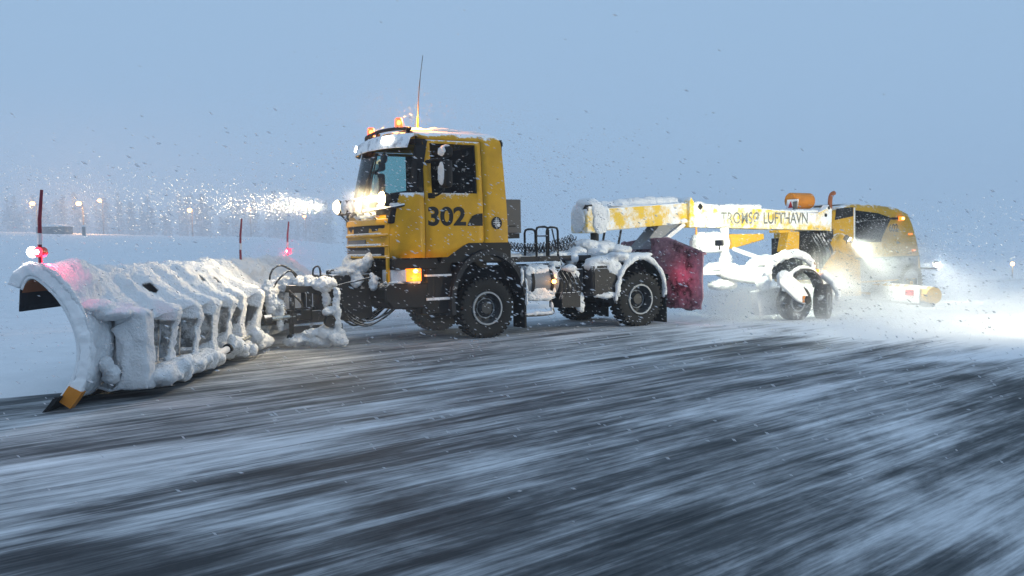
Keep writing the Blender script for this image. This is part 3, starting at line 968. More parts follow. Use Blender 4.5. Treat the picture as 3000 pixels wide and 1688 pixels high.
w4 = copy_tree(w2, truck); w4.location = (-3.579, -1.0, .546); w4.rotation_euler = (0, 0, math.pi)
# front mudguards, flaps
def arch(name, cx, cz, r0, r1, y0, y1, a0, a1, mat, parent, n=20, sq=1.0, **kw):
    poly = []
    for k in range(n + 1):
        a = a0 + (a1 - a0) * k / n
        poly.append((cx + r1 * math.cos(a), cz + r1 * sq * math.sin(a)))
    for k in range(n, -1, -1):
        a = a0 + (a1 - a0) * k / n
        poly.append((cx + r0 * math.cos(a), cz + r0 * sq * math.sin(a)))
    mb = MB()
    m_ = n + 1
    V = [(p, y0, q) for p, q in poly] + [(p, y1, q) for p, q in poly]
    F = []
    N2 = 2 * m_
    for k in range(n):
        F.append((k, k + 1, N2 - 2 - k, N2 - 1 - k)); F.append((N2 + k, N2 + N2 - 1 - k, N2 + N2 - 2 - k, N2 + k + 1))
    for i in range(N2): F.append((i, (i + 1) % N2, N2 + (i + 1) % N2, N2 + i))
    return mb.add(V, F).build(name, mat, parent, **kw)
MT['fender'] = mat_solid('fender_black_frosted', (0.022, 0.024, 0.028), 0.75, frost=0.34, fscale=6.0, bump=0.3)
for sg in (1, -1):
    arch('front_mudguard', -.02, .66, .72, .80, sg * .78, sg * 1.25, R(-12), R(172), 'fender', truck, sq=1.2)
    MB().bx(-.80, -.76, sg * .80, sg * 1.22, .14, .75).build('mud_flap', 'rubber', truck)
    arch('rear_mudguard', -3.58, .60, .62, .66, sg * .76, sg * 1.21, R(-8), R(182), 'fender', truck, sq=1.24)
    MB().bx(-4.24, -4.21, sg * .78, sg * 1.2, .04, .62).build('mud_flap', 'rubber', truck)
snow('mudguard_snow', truck, [(-.80, 1.22, .8, .03, .05, .3), (-.7, 1.24, 1.1, .04, .04, .2)], .022, .015, 9)
# tail lamp
tl = MB().box((-4.28, 1.0, .97), (.06, .36, .14)).build('tail_lamp', 'black', truck, bevel=.01)
MB().box((-4.315, 1.02, .97), (.014, .28, .10)).build('tail_lens', 'lamp_red', tl)
spot('tail_light', truck, (-4.33, 1.25, .97), (-5.0, 1.5, .9), 6, 170, (1, .12, .26), .5, .2)

# side equipment between the axles
tk = MB().lathe([(0, -.40), (.26, -.40), (.31, -.36), (.31, .36), (.26, .40), (0, .40)], (-1.22, .86, .99), 'x', 24).build('air_tank', 'steel', truck)
for x in (-1.43, -1.0): MB().lathe([(.318, -.03), (.326, -.03), (.326, .03), (.318, .03)], (x, .86, .99), 'x', 24).build('tank_strap', 'black', tk)
snow('tank_snow', truck, [(-1.22, .86, 1.18, .42, .28, .14), (-1.22, 1.08, .82, .38, .06, .15), (-1.5, 1.08, 1.0, .09, .08, .3), (-1.2, 1.02, .68, .40, .14, .06), (-.95, 1.10, 1.15, .10, .06, .16), (-1.58, .95, 1.02, .05, .18, .32)], .028, .022, 6)
st = MB().tube(bez([(-.80, 1.1, .62), (-.78, 1.15, .48), (-.76, 1.16, .37), (-1.40, 1.16, .37), (-1.42, 1.15, .5), (-1.42, 1.1, .66)], 6), .022, 8).build('side_step', 'grey', truck)
snow('step_snow', truck, [], .022, .015, 9, tubes=[([(-.78, 1.16, .385), (-1.1, 1.16, .39), (-1.41, 1.16, .39), (-1.42, 1.13, .6)], [.03, .035, .04, .03])])
sm_ = MB().lathe([(0, .03), (.03, .025), (.04, 0), (.04, -.02)], (-1.44, 1.21, .985), 'y', 14).build('side_marker', 'lamp_core', truck)
point('marker_light', sm_, (-1.46, 1.32, .985), 2.0, (1, .42, .06), .03)
bxx = MB().bx(-3.05, -2.38, .78, 1.14, .66, 1.28).build('side_locker', 'blacksteel', truck, bevel=.03)
MB().bx(-3.0, -2.43, 1.14, 1.155, .72, 1.2).build('locker_door', 'blacksteel', bxx, bevel=.006)
snow('locker_snow', truck, [(-2.75, .95, 1.34, .36, .25, .10), (-2.95, 1.12, 1.18, .2, .07, .16), (-3.05, 1.14, .85, .06, .05, .25), (-2.8, 1.10, .66, .36, .10, .06), (-2.45, 1.0, 1.25, .12, .14, .12), (-3.1, 1.05, 1.44, .25, .2, .08)], .028, .025, 6)
# snow-laden rear mudguard rim
tubes = [([(-3.58 + .645 * math.cos(a), 1.19, .60 + .81 * math.sin(a)) for a in [R(-5 + 9.3 * k) for k in range(21)]], [.03 + .035 * max(0, math.sin(R(-5 + 9.3 * k))) for k in range(21)])]
snow('mudguard_snow', truck, [(-3.6, 1.0, 1.45, .42, .22, .05), (-3.2, 1.0, 1.40, .2, .2, .10), (-4.2, 1.15, .8, .03, .07, .28)], .026, .016, 7, tubes=tubes)
# deck snow and fifth-wheel snow
snow('deck_snow', truck, [(-1.9, .2, 1.49, .75, .4, .06), (-1.0, .1, 1.48, .4, .4, .05), (-2.55, .35, 1.52, .25, .25, .12), (-2.35, .5, 1.38, .14, .18, .12), (-1.85, .66, 1.30, .2, .06, .07)], .035, .03, 5)
snow('coupling_snow', truck, [(-3.2, .1, 1.62, .55, .5, .13), (-2.85, .3, 1.68, .3, .25, .11), (-3.6, .2, 1.55, .4, .5, .12), (-2.6, -.1, 1.6, .3, .3, .09), (-3.0, .5, 1.5, .25, .2, .12)], .035, .035, 4.5)
mb = MB().bx(-3.5, -2.6, -.45, .45, 1.36, 1.5).lathe([(0, .06), (.42, .06), (.45, 0), (.45, -.06)], (-3.1, 0, 1.54), 'z', 28)
mb.build('fifth_wheel', 'blacksteel', truck)
for i, bl in enumerate([[(-1.95, .98, 1.22, .18, .12, .07), (-2.1, .9, 1.1, .14, .1, .1)], [(-2.2, .92, .62, .12, .08, .16), (-2.28, .9, .45, .1, .06, .12)]]):
    snow('hanging_snow', truck, bl, .025, .025, 6, seed=i)
mb = MB().bx(-2.3, -1.7, .5, .95, .75, 1.2).bx(-2.2, -1.75, .55, 1.0, .45, .75)
for k in range(5): mb.tube(bez([(-1.65 - .1 * k, .95, 1.2), (-1.8 - .1 * k, 1.0, .9), (-1.7 - .12 * k, .98, .6)], 5), .018, 6)
mb.build('valve_block', 'blacksteel', truck, bevel=.01)

# grey cabinet behind the cab, deck rails, coiled air lines
cb = MB().bx(-.93, -.60, -.3, .88, 1.92, 2.555).build('equipment_cabinet', 'grey', truck, bevel=.012)
MB().bx(-.90, -.62, .1, .86, 1.82, 1.915).build('cabinet_base', 'black', cb)
MB().bx(-.80, -.66, .881, .889, 2.04, 2.06).build('cabinet_latch', 'black', cb)
def rail(x0, x1, y, z0, z1, rung=None):
    p = [(x0, y, z0), (x0, y, z1 - .08), (x0 - .02, y, z1 - .02), (x0 - .08, y, z1), (x1 + .08, y, z1), (x1 + .02, y, z1 - .02), (x1, y, z1 - .08), (x1, y, z0)]
    mb = MB().tube(p, .022, 8)
    if rung: mb.tube([(x0, y, rung), (x1, y, rung)], .014, 6)
    mb.build('deck_rail', 'black', truck)
rail(-1.30, -1.55, .40, 1.46, 2.00)
rail(-1.38, -1.66, .70, 1.46, 2.04, 1.86)
rail(-1.61, -1.87, .72, 1.46, 2.03)
def coil(a, b_, sag, rad, turns, name):
    a, b_ = Vector(a), Vector(b_); pts = []
    n_ = turns * 10
    for k in range(n_ + 1):
        t = k / n_; c = a.lerp(b_, t); c.z -= sag * 4 * t * (1 - t)
        an_ = 2 * math.pi * turns * t
        pts.append(c + Vector((0, math.cos(an_), math.sin(an_))) * rad + Vector((.02 * math.sin(an_), 0, 0)))
    MB().tube(pts, .011, 5).build(name, 'hose', truck)
coil((-.75, .55, 1.72), (-2.6, .25, 1.85), .12, .065, 22, 'coiled_hose')
coil((-.75, .45, 1.70), (-2.7, .05, 1.80), .16, .06, 20, 'coiled_hose')
coil((-1.2, .6, 1.62), (-2.7, .3, 1.70), .05, .06, 16, 'coiled_hose')
MB().tube(bez([(-1.72, .74, 2.0), (-1.78, .8, 1.6), (-1.76, 1.0, 1.3), (-1.55, 1.12, 1.1)], 6), .014, 6).build('cable', 'hose', truck)

# red board hung across behind the rear wheels, crusted with snow
rbd = MB()
def rb_surf(u, v):
    # u: lateral, v: up
    yt = [(-.85, 1.70), (-.1, 1.78), (.72, 1.78), (1.80, 1.46)]
    y = -.85 + 2.65 * u
    for (ya, za), (yb, zb) in zip(yt, yt[1:]):
        if y <= yb + 1e-6: break
    zt = za + (zb - za) * (y - ya) / (yb - ya)
    y2 = y - (.08 * sst(.75, 1, u) * sst(.25, .05, v)) - .03 * sst(.7, 1, u) * math.sin(math.pi * v)
    z = .30 + (zt - .30) * v
    nz = noise.fractal(Vector((y * 3.2, z * 3.2, 2.0)), .8, 2.1, 5)
    x = -4.72 + .05 * max(0, nz) + .02 * noise.noise(Vector((y * 14, z * 14, 0)))
    if 0 in (round(u, 4), round(v, 4)) or round(u, 4) == 1 or round(v, 4) == 1: x = -4.72
    return (x, y2, z)
rbd.grid(rb_surf, 90, 70)
rbd = rbd.build('spray_board', 'red', truck, smooth=60, solid=.04)
rbd['label'] = 'red board crusted with snow behind the rear wheel'
MB().prism([(-.85, 1.70), (-.1, 1.785), (.72, 1.785), (1.81, 1.465), (1.81, 1.42), (.71, 1.73), (-.1, 1.73), (-.85, 1.65)], 'x', -4.78, -4.66).build('board_rim', 'red', rbd, bevel=.01)
for y in (-.45, .45): MB().bx(-4.9, -4.3, y - .05, y + .05, 1.1, 1.2).build('board_bracket', 'blacksteel', rbd)

# ------------------------------------------------------------------ the plough
plow = root('snow_plow', 'long curved plough blade buried in snow ahead of the truck', 'snowplough', PA)
PL = 10.5                                        # blade length; local x = behind the blade, y = along it
PROF = [(0, 0), (.12, .12), (.25, .30), (.325, .50), (.335, .72), (.28, .95), (.15, 1.2), (-.02, 1.385), (-.13, 1.45), (-.22, 1.42), (-.275, 1.31)]
def poly_at(P_, s_):
    n_ = len(P_) - 1; k = min(n_ - 1, int(s_ * n_)); t = s_ * n_ - k
    a = P_[max(k - 1, 0)]; b_ = P_[k]; c = P_[k + 1]; d = P_[min(k + 2, n_)]
    return tuple(.5 * ((2 * b_[i]) + (-a[i] + c[i]) * t + (2 * a[i] - 5 * b_[i] + 4 * c[i] - d[i]) * t * t + (-a[i] + 3 * b_[i] - 3 * c[i] + d[i]) * t ** 3) for i in (0, 1))
mb = MB()
mb.grid(lambda u, v: (poly_at(PROF, .07 + v * .93)[0], u * PL, poly_at(PROF, .07 + v * .93)[1]), 40, 40)
MT['mold'] = mat_solid('blade_yellow_frosted', (0.50, 0.27, 0.02), 0.6, frost=0.80, fscale=3.0, bump=.4, dirt=.4)
mold = mb.build('moldboard', 'mold', plow, smooth=60, solid=.035)
mb = MB().prism([(-.03, 0), (.0, .0), (.10, .085), (.16, .16), (.10, .16), (.05, .09)], 'y', -.12, PL)
mb.build('cutting_edge', 'rubber', plow)
# hanging rubber deflector along the front lip
mb = MB().grid(lambda u, v: (-.272 - .006 * math.sin(u * 40) * v - .022 * v, u * PL, 1.33 - .26 * v), 60, 4)
MT['flap'] = mat_solid('flap_streaked', (0.012, 0.014, 0.02), 0.7, frost=0.22, fscale=5.0)
mb.build('deflector_flap', 'flap', plow, solid=.02)
# end plate rib: thick painted edge at the near end
poly = [poly_at(PROF, .09 + .91 * i / 20) for i in range(21)]
inn = [(x - .0, z) for x, z in poly]
out = []
for i, (x, z) in enumerate(poly):
    a = poly[max(i - 1, 0)]; b_ = poly[min(i + 1, 20)]
    dx, dz = b_[0] - a[0], b_[1] - a[1]; l_ = math.hypot(dx, dz)
    out.append((x + .135 * dz / l_, z - .135 * dx / l_))
mb = MB()
V = [(x, -.02, z) for x, z in poly] + [(x, -.02, z) for x, z in out] + [(x, .06, z) for x, z in poly] + [(x, .06, z) for x, z in out]
F = []
for i in range(20):
    F += [(i, i + 1, 22 + i, 21 + i), (42 + i, 63 + i, 64 + i, 43 + i), (21 + i, 22 + i, 64 + i, 63 + i), (i, 42 + i, 43 + i, i + 1)]
F += [(0, 21, 63, 42), (20, 62, 83, 41)]
MT['plate_snow'] = mat_solid('frosted_plate', (0.45, 0.46, 0.48), 0.7, frost=0.80, fscale=3.0, bump=.3)
snow('end_plate', plow, [], .018, .014, 5, mat='plate_snow', raw=mb.add(V, F))
tipp = [(x + (-.012 if k < 3 else .012), z) for k, (x, z) in enumerate(poly[:3] + out[:3][::-1])]
MB().prism(tipp, 'y', -.03, .07).build('end_tip', 'orange', plow)
lin = [poly_at(PROF, .70 + .30 * i / 10) for i in range(11)]
MB().grid(lambda u, v: tuple(Vector((lin[int(round(v * 10))][0], .0 + u * 3.0, lin[int(round(v * 10))][1])) + Vector((-lin[int(round(v * 10))][0], 0, .85 - lin[int(round(v * 10))][1])).normalized() * .048), 6, 10).build('lip_liner', 'rust', plow)
MB().prism([(.04, .05), (.10, .09), (.17, .17), (.20, .26), (.15, .26), (.12, .18)], 'y', .07, 3.2).build('edge_holder', 'palestrip', plow)
# ribs and rails under the snow
RIBS = [.78 + .72 * k for k in range(14)]
for u in RIBS:
    if u > PL - .2: break
    mb = MB().prism([(.26, .22), (.56, .25), (.60, .86), (.42, 1.0), (.16, 1.16), (.30, .8)], 'y', u - .02, u + .02)
    mb.build('rib', 'ribgrey', plow)
MB().beam((.56, .8, .94), (.56, PL - .2, .94), .10, .10).build('upper_rail', 'ribgrey', plow)
MB().beam((.52, .8, .26), (.52, PL - .2, .26), .10, .12).build('lower_rail', 'ribgrey', plow)

# the snow mantle: wraps the top, falls down the back over every rib, hollow between ribs
MANT = [(-.33, 1.30), (-.31, 1.42), (-.20, 1.51), (-.02, 1.52), (.16, 1.42), (.34, 1.27), (.52, 1.13), (.70, 1.05), (.80, .97), (.82, .84), (.80, .62), (.78, .42), (.78, .26), (.70, .16), (.55, .15), (.42, .20)]
def mantle(u, v):
    yy = .62 + u * (PL - .66)
    x, z = poly_at(MANT, v)
    ph = (yy - RIBS[0]) / .72
    k = round(ph); d_ = abs(ph - k) * .72          # distance to the nearest rib
    onrib = 1 - sst(.09, .24, d_ + .04 * noise.noise(Vector((yy * 3, z * 4, 5))))
    h = noise.noise(Vector((k * 7.7, 3.1, 0)))
    wall = sst(.50, .60, v) * sst(.94, .80, v)      # the hollow part of the back
    topr = sst(.12, .3, v) * sst(.62, .48, v)
    hol = (1 - onrib) * wall
    # hollows of uneven depth, some filled with packed snow
    fill = .55 + .45 * noise.noise(Vector((k * 3.3 + (1 if ph > k else 0) * 1.3, z * 1.5, 2)))
    x -= hol * (.46 * max(.35, min(1, fill + .3)))
    z -= (1 - onrib) * topr * (.12 + .05 * h)
    x -= (1 - onrib) * sst(.3, .6, v) * sst(.7, .6, v) * .12
    # bulge on the ledge above each rib
    x += onrib * sst(.42, .52, v) * sst(.66, .56, v) * (.05 + .05 * h)
    z += .05 * sst(0, 1, yy / PL) * sst(0, .3, v) * (1 - wall)
    p = Vector((x, yy, z))
    n1 = noise.fractal(Vector((x * 2.2, yy * 1.7, z * 2.2)), .9, 2.0, 3)
    n2_ = noise.fractal(Vector((x * 7, yy * 6.0, z * 7)), .8, 2.1, 4)
    n3_ = noise.fractal(Vector((x * 22, yy * 20.0, z * 22)), .7, 2.1, 3)
    nrm = Vector((.6 + .5 * v, 0, .9 - .9 * v)).normalized()
    am = .045 * n1 + .024 * n2_ + .017 * n3_
    p += nrm * am
    p.z += .05 * noise.noise(Vector((yy * 1.4, 0, 9))) * sst(.5, .2, v)
    e_ = max(sst(.05, 0, u), sst(.985, 1, u))
    p.x -= e_ * .25 * v; p.z -= e_ * .05
    if p.z < .03: p.z = .03
    return p
mb = MB().grid(mantle, 620, 130)
HOLES = [(1.16, .57, .27, .30), (1.88, .55, .26, .27), (2.58, .60, .25, .25), (3.32, .64, .24, .24), (4.02, .60, .24, .25), (4.75, .6, .22, .24), (2.05, 1.22, .05, .06), (3.9, 1.27, .22, .05), (4.3, 1.24, .06, .04)]
def holed(f):
    cx_ = sum(mb.v[i][0] for i in f) / 4; cy_ = sum(mb.v[i][1] for i in f) / 4; cz_ = sum(mb.v[i][2] for i in f) / 4
    w_ = .35 * noise.fractal(Vector((cy_ * 4, cz_ * 5, 1)), .9, 2, 3)
    for a_, b2_, ra, rb_ in HOLES:
        if cx_ > .1 and ((cy_ - a_ - .1 * (cz_ - b2_)) / ra) ** 4 + ((cz_ - b2_) / rb_) ** 4 < 1 + w_: return True
    return False
mb.f = [f for f in mb.f if not holed(f)]
mant = mb.build('snow_mantle', 'snow', plow, smooth=80, solid=.03)
# first bay by the near end: a smooth wind-packed sheet on the bare back, a shelf running to the first rib
def sheet(u, v):
    x, z = poly_at(PROF, .10 + .88 * v)
    yy = .05 + .66 * u
    a_ = poly_at(PROF, max(0, .08 + .88 * v)); b3 = poly_at(PROF, min(1, .12 + .88 * v))
    dx, dz = b3[0] - a_[0], b3[1] - a_[1]; l3 = math.hypot(dx, dz)
    t_ = .05 + .05 * sst(.45, .8, v) + .03 * noise.noise(Vector((yy * 4, z * 3, 3))) + .012 * noise.fractal(Vector((yy * 16, z * 16, 3)), .8, 2, 3)
    t_ += .14 * sst(.2, .9, u) * sst(.5, .62, v) * sst(.85, .7, v)
    return (x + t_ * dz / l3, yy, z - t_ * dx / l3)
MB().grid(sheet, 50, 110).build('back_sheet_snow', 'snow', plow, smooth=80, solid=.03)
snow('shelf_snow', plow, [(.42, .58, 1.0, .26, .26, .07), (.30, .5, 1.08, .2, .3, .08)], .026, .02, 6)
snow('snow_lump', plow, [(.40, .46, .42, .08, .10, .10), (.42, .54, .30, .10, .10, .12)], .024, .02, 7)
tb = [([(x, .01, z) for (x, z) in out[3:-3]], [.030 + .010 * math.sin(i * .8) for i in range(15)])]
snow('edge_snow', plow, [(-.06, .12, 1.485, .12, .16, .035), (-.02, .1, 1.52, .06, .06, .05)], .022, .012, 7, tubes=tb)
# squared-off first rib post as the photograph shows it
snow('rib_snow', plow, [(.62, .78, .98, .19, .17, .07)], .024, .014, 6, boxes=[(.42, .78, .66, .90, .10, .98)])
rr0 = random.Random(5)
low = []
for i in range(34):
    y = 1.0 + rr0.random() * 4.2
    low.append((.70 + .16 * rr0.random(), y, .16 + .12 * rr0.random(), .10 + .08 * rr0.random(), .12 + .14 * rr0.random(), .06 + .07 * rr0.random()))
snow('skirt_snow', plow, low, .032, .035, 5)
# pale ram and rail along the foot of the blade
MB().tube([(.80, 1.85, .16), (.86, 3.3, .27)], .05, 14).build('ram_barrel', 'white', plow)
MB().tube([(.86, 3.3, .27), (.92, 4.3, .36)], .03, 12).build('ram_rod', 'chrome', plow)
MB().tube([(.86, 3.25, .27), (.862, 3.35, .28)], .07, 14).build('ram_collar', 'black', plow)
snow('ram_snow', plow, [(.92, 3.5, .30, .1, .1, .09), (.95, 3.75, .22, .08, .08, .08), (1.0, 4.05, .16, .07, .08, .09), (.98, 4.3, .36, .12, .12, .12), (1.0, 4.45, .22, .08, .1, .1), (.9, 3.35, .36, .07, .05, .12), (.92, 3.9, .12, .06, .07, .07)], .022, .02, 8)

def t2p(p): return (TR @ Vector(p)) - PA          # truck coordinates -> plough coordinates
def marker(y, zl, lit_white, name_lab=None, x=-.05, white_front=True):
    mk = empty('marker', plow, (x, y, 0))
    MB().tube([(.0, 0, 1.42), (0, 0, zl + .08), (.01, 0, zl + .35), (.045, 0, zl + .66)], [.022, .022, .02, .016], 8).build('marker_pole', 'polered', mk)
    MB().tube([(.0, 0, zl + .08), (.006, 0, zl + .2)], .026, 8).build('pole_band', 'white', mk)
    if lit_white is None: return mk
    MB().lathe([(.0, -.05), (.055, -.05), (.055, .05), (0, .05)], (0.02, -.03, zl), 'y', 18).build('lamp_body', 'signred', mk)
    MB().lathe([(0, -.085), (.03, -.08), (.05, -.065), (.052, -.05)], (.02, -.03, zl), 'y', 18).build('red_lens', 'lamp_red', mk)
    MB().lathe([(0, -.095), (.02, -.09), (.03, -.078)], (.02, -.03, zl), 'y', 14).build('lamp_core', 'lamp_white', mk)
    if lit_white:
        MB().sphere((-.085, 0.0, zl), (.055, .05, .06), 14, 10).build('white_lens', 'lamp_white', mk)
    return mk
mk = marker(.02, 1.70, True)
point('marker_light', mk, (.06, .06, 1.62), 7, (1, .04, .12), .04)
point('marker_light', mk, (-.2, 0, 1.70), 3, (1, .9, .8), .04)
marker(7.05, 1.62, None, x=-.06)
mk = marker(PL - .05, 1.66, False, x=-.04)
MB().box((.06, -.1, 1.66), (.09, .05, .12)).build('red_lens', 'lamp_red', mk, bevel=.01)
point('marker_light', mk, (.06, -.25, 1.6), 10, (1, .04, .1), .04)

# push frame between blade and truck
fr_ = MB()
for z in (.52, 1.02):
    for y in (-.5, .5): fr_.beam(t2p((2.0, y, .56 if z < .8 else .9)), t2p((3.45, y, z)), .11, .12 if z > .8 else .2)
for x in (3.42, 3.12, 2.90):
    for y in (-.5, .5): fr_.beam(t2p((x, y, .45)), t2p((x, y, 1.06)), .075, .075)
fr_.beam(t2p((3.42, -.6, .52)), t2p((3.42, .6, .52)), .14, .16)
fr_.beam(t2p((3.42, -.6, 1.02)), t2p((3.42, .6, 1.02)), .12, .12)
fr_.build('push_frame', 'blacksteel', plow)
MB().beam(t2p((3.1, .51, .57)), t2p((3.5, .51, .57)), .16, .18).build('frame_block', 'black', plow, bevel=.02)
MB().beam(t2p((3.45, 0, .6)), t2p((4.55, 0, .6)), .35, .4).build('swivel_arm', 'blacksteel', plow)
MB().beam(t2p((4.2, -.9, .6)), t2p((4.75, .6, .6)), .25, .5).build('swivel_table', 'blacksteel', plow)
MB().tube([t2p((3.40, .56, .56)), t2p((3.84, .56, .535))], .042, 14).build('swing_rod', 'chrome', plow)
MB().tube([t2p((3.80, .56, .54)), t2p((3.92, .56, .53))], .075, 14).build('rod_end', 'blacksteel', plow)
MB().beam(t2p((3.46, .56, .62)), t2p((3.46, .56, .18)), .07, .07).build('skid_leg', 'black', plow)
MB().sphere(t2p((3.46, .56, .20)), (.09, .09, .07)).build('skid_foot', 'black', plow)
MB().lathe([(0, .05), (.09, .05), (.10, .03), (.10, -.05), (0, -.05)], (0, 0, 0), 'y', 20).build('roller', 'rubber', plow).matrix_local = Matrix.Translation(t2p((2.89, .86, .46))) @ Matrix.Rotation(TH + math.pi, 4, 'Z')
mb = MB().bx(-.35, .35, -.55, .55, -.33, .36)
for k in range(6): mb.tube([(-.2 + .1 * k, .2 * (k % 3) - .2, .30), (-.2 + .1 * k, .2 * (k % 3) - .2, .44)], .05, 8)
cp = mb.build('coupling_block', 'blacksteel', plow, bevel=.02)
cp.matrix_local = Matrix.Translation(t2p((2.36, 0, .88))) @ Matrix.Rotation(TH + math.pi, 4, 'Z')
rh = random.Random(21)
for i in range(9):
    y0 = rh.uniform(-.1, .6)
    pts = [t2p((2.55 + rh.uniform(-.1, .1), y0, .8)), t2p((2.45, y0 + .1, .50 + rh.uniform(-.05, .1))), t2p((2.15, y0 + .15, .34 + rh.uniform(-.06, .08))), t2p((1.8, y0 + .12, .46 + rh.uniform(-.05, .05))), t2p((1.5, y0, .62))]
    MB().tube(bez(pts, 8), .016, 6).build('hydraulic_hose', 'hose', plow)
for pts in ([(3.75, .3, .95), (3.72, .35, 1.3), (3.55, .35, 1.42), (3.3, .3, 1.28), (3.2, .2, 1.12)],
            [(3.8, .4, .9), (3.6, .42, 1.2), (3.4, .42, 1.32), (3.25, .4, 1.1)],
            [(2.95, .2, 1.1), (2.93, .2, 1.34), (2.83, .22, 1.36), (2.80, .2, 1.05)],
            [(2.72, .3, 1.1), (2.68, .3, 1.28), (2.55, .3, 1.30), (2.42, .3, 1.1)],
            [(2.75, .25, 1.08), (2.66, .25, 1.24), (2.52, .25, 1.26), (2.40, .25, 1.0)],
            [(3.5, .6, 1.0), (3.3, .66, .75), (3.36, .62, .5)], [(2.7, .7, 1.05), (2.4, .8, 1.12), (2.1, .9, 1.18)]):
    MB().tube(bez([t2p(p) for p in pts], 8), .017, 7).build('hydraulic_hose', 'hose', plow)
tp = lambda *b: (*t2p(b[:3]), *b[3:])
snow('frame_snow', plow, [tp(3.25, .3, 1.12, .16, .18, .10), tp(3.05, .35, 1.10, .15, .16, .13), tp(3.5, .2, 1.1, .18, .18, .14), tp(3.72, .3, 1.0, .14, .16, .2), tp(3.75, .45, .75, .12, .12, .2), tp(2.9, .62, 1.08, .22, .14, .12), tp(2.86, .6, .9, .06, .06, .3), tp(3.62, .5, .6, .07, .08, .25)], .02, .05, 6)
snow('stand_snow', plow, [tp(2.77, .86, .6, .07, .06, .42), tp(2.76, .86, .92, .06, .06, .12), tp(2.78, .84, .2, .16, .14, .12), tp(2.9, .84, .62, .12, .08, .07), tp(2.72, .88, .12, .14, .12, .10)], .02, .035, 7)
snow('slab_snow', plow, [tp(3.15, .5, .26, .28, .24, .10), tp(2.9, .72, .24, .22, .16, .14), tp(3.35, .5, .16, .25, .2, .10), tp(3.0, .6, .12, .3, .2, .1)], .022, .05, 6)
MB().beam(t2p((2.6, .62, .34)), t2p((3.45, .62, .34)), .10, .12).build('lower_link', 'blacksteel', plow)
snow('block_snow', plow, [tp(2.35, .3, 1.27, .30, .4, .07), tp(2.15, .4, 1.38, .16, .3, .10), tp(2.05, .55, 1.48, .08, .14, .12), tp(2.08, 0, 1.36, .2, .35, .12), tp(2.3, .62, 1.12, .1, .06, .12), tp(2.1, .85, 1.1, .07, .1, .16), tp(2.03, -.5, 1.35, .1, .12, .2)], .022, .05, 6)

# ------------------------------------------------------------------ the towed sweeper
sw = root('towed_sweeper', 'yellow towed runway sweeper numbered 602 with floodlit boom and brush', 'sweeper', (TX, TY, 0), TH + math.pi)
# tower over the fifth wheel
MB().prism([(-2.88, 1.92), (-2.88, 2.36), (-2.94, 2.52), (-3.30, 2.52), (-3.40, 2.40), (-3.40, 1.92)], 'y', -.28, .30).build('tower', 'yellow_frost', sw, bevel=.03)
for z in (2.28, 2.16, 2.05): MB().bx(-3.27, -3.05, .30, .315, z, z + .02).build('tower_louvre', 'black', sw)
MB().bx(-2.93, -2.9, .06, .302, 2.37, 2.50).bx(-3.28, -2.93, .301, .306, 2.47, 2.505).build('tower_seam', 'black', sw)
MB().tube([(-3.3, 0, 1.5), (-3.3, 0, 1.95)], .09, 12).build('king_pin', 'blacksteel', sw)
for x in (-3.42, -3.85): MB().tube([(x, .1, 1.65), (x - .08, .1, 1.98)], .025, 8).build('support_rod', 'blacksteel', sw)
snow('tower_snow', sw, [(-3.1, .02, 2.56, .22, .26, .10), (-3.2, .30, 2.36, .2, .05, .16), (-3.22, .31, 2.12, .19, .05, .24), (-3.12, .05, 2.5, .28, .28, .14), (-2.86, .02, 2.2, .05, .25, .28), (-3.42, .2, 2.3, .1, .16, .2)], .024, .012, 6)
# boom: two box sections with a collar
def boxbeam(a, b_, w, h0, h1, name, mat, parent, **kw):
    """a, b_: centre points; heights at both ends"""
    V = []
    for (x, y, z), h in ((a, h0), (b_, h1)):
        V += [(x, y - w / 2, z - h / 2), (x, y + w / 2, z - h / 2), (x, y + w / 2, z + h / 2), (x, y - w / 2, z + h / 2)]
    return MB().add(V, [(0, 1, 2, 3), (7, 6, 5, 4), (0, 4, 5, 1), (1, 5, 6, 2), (2, 6, 7, 3), (3, 7, 4, 0)]).build(name, mat, parent, **kw)
boxbeam((-3.40, 0, 2.20), (-5.72, 0, 2.35), .58, .48, .46, 'boom_front', 'yellow_frost', sw, bevel=.02)
MB().prism([(-5.66, 2.02), (-5.66, 2.60), (-5.70, 2.70), (-5.80, 2.58), (-5.80, 2.02)], 'y', -.36, .36).build('boom_collar', 'yellow_frost', sw, bevel=.012)
b2 = boxbeam((-5.80, 0, 2.30), (-10.15, 0, 2.13), .60, .54, .42, 'boom_rear', 'yellow_frost', sw, bevel=.02)
lettering('lettering', b2, 'TROMSØ LUFTHAVN', -6.66, -9.56, 2.09, 2.37, .305, 'greyprint', thick=.015)
MB().box((-6.02, .31, 2.48), (.10, .04, .10), Matrix.Rotation(R(45), 3, 'Y')).build('boom_eye', 'black', b2)
snow('boom_snow', sw, [], .035, .02, 5, tubes=[([(-3.4, .0, 2.45), (-4.2, .02, 2.50), (-5.0, 0, 2.57), (-5.65, 0, 2.60)], [.14, .17, .16, .12])], boxes=[(-3.5, -5.6, -.27, .29, 2.46, 2.50)])
snow('boom_snow', sw, [(-6.0, .05, 2.57, .3, .25, .06), (-5.55, .28, 2.16, .18, .04, .06)], .035, .02, 5, boxes=[(-5.9, -8.0, -.27, .28, 2.44, 2.555), (-8.0, -10.0, -.27, .28, 2.35, 2.44)])
MB().prism([(-10.05, 1.94), (-10.4, 1.9), (-10.42, 2.45), (-10.30, 2.56), (-10.2, 2.46), (-9.95, 2.38)], 'y', .14, .33).build('boom_end_plate', 'yellow_frost', sw, bevel=.01)
for x, z in ((-10.30, 2.49), (-10.18, 2.30)): MB().lathe([(0, .01), (.045, .01), (.045, 0)], (x, .331, z), 'y', 12).build('pin_hole', 'black', sw)
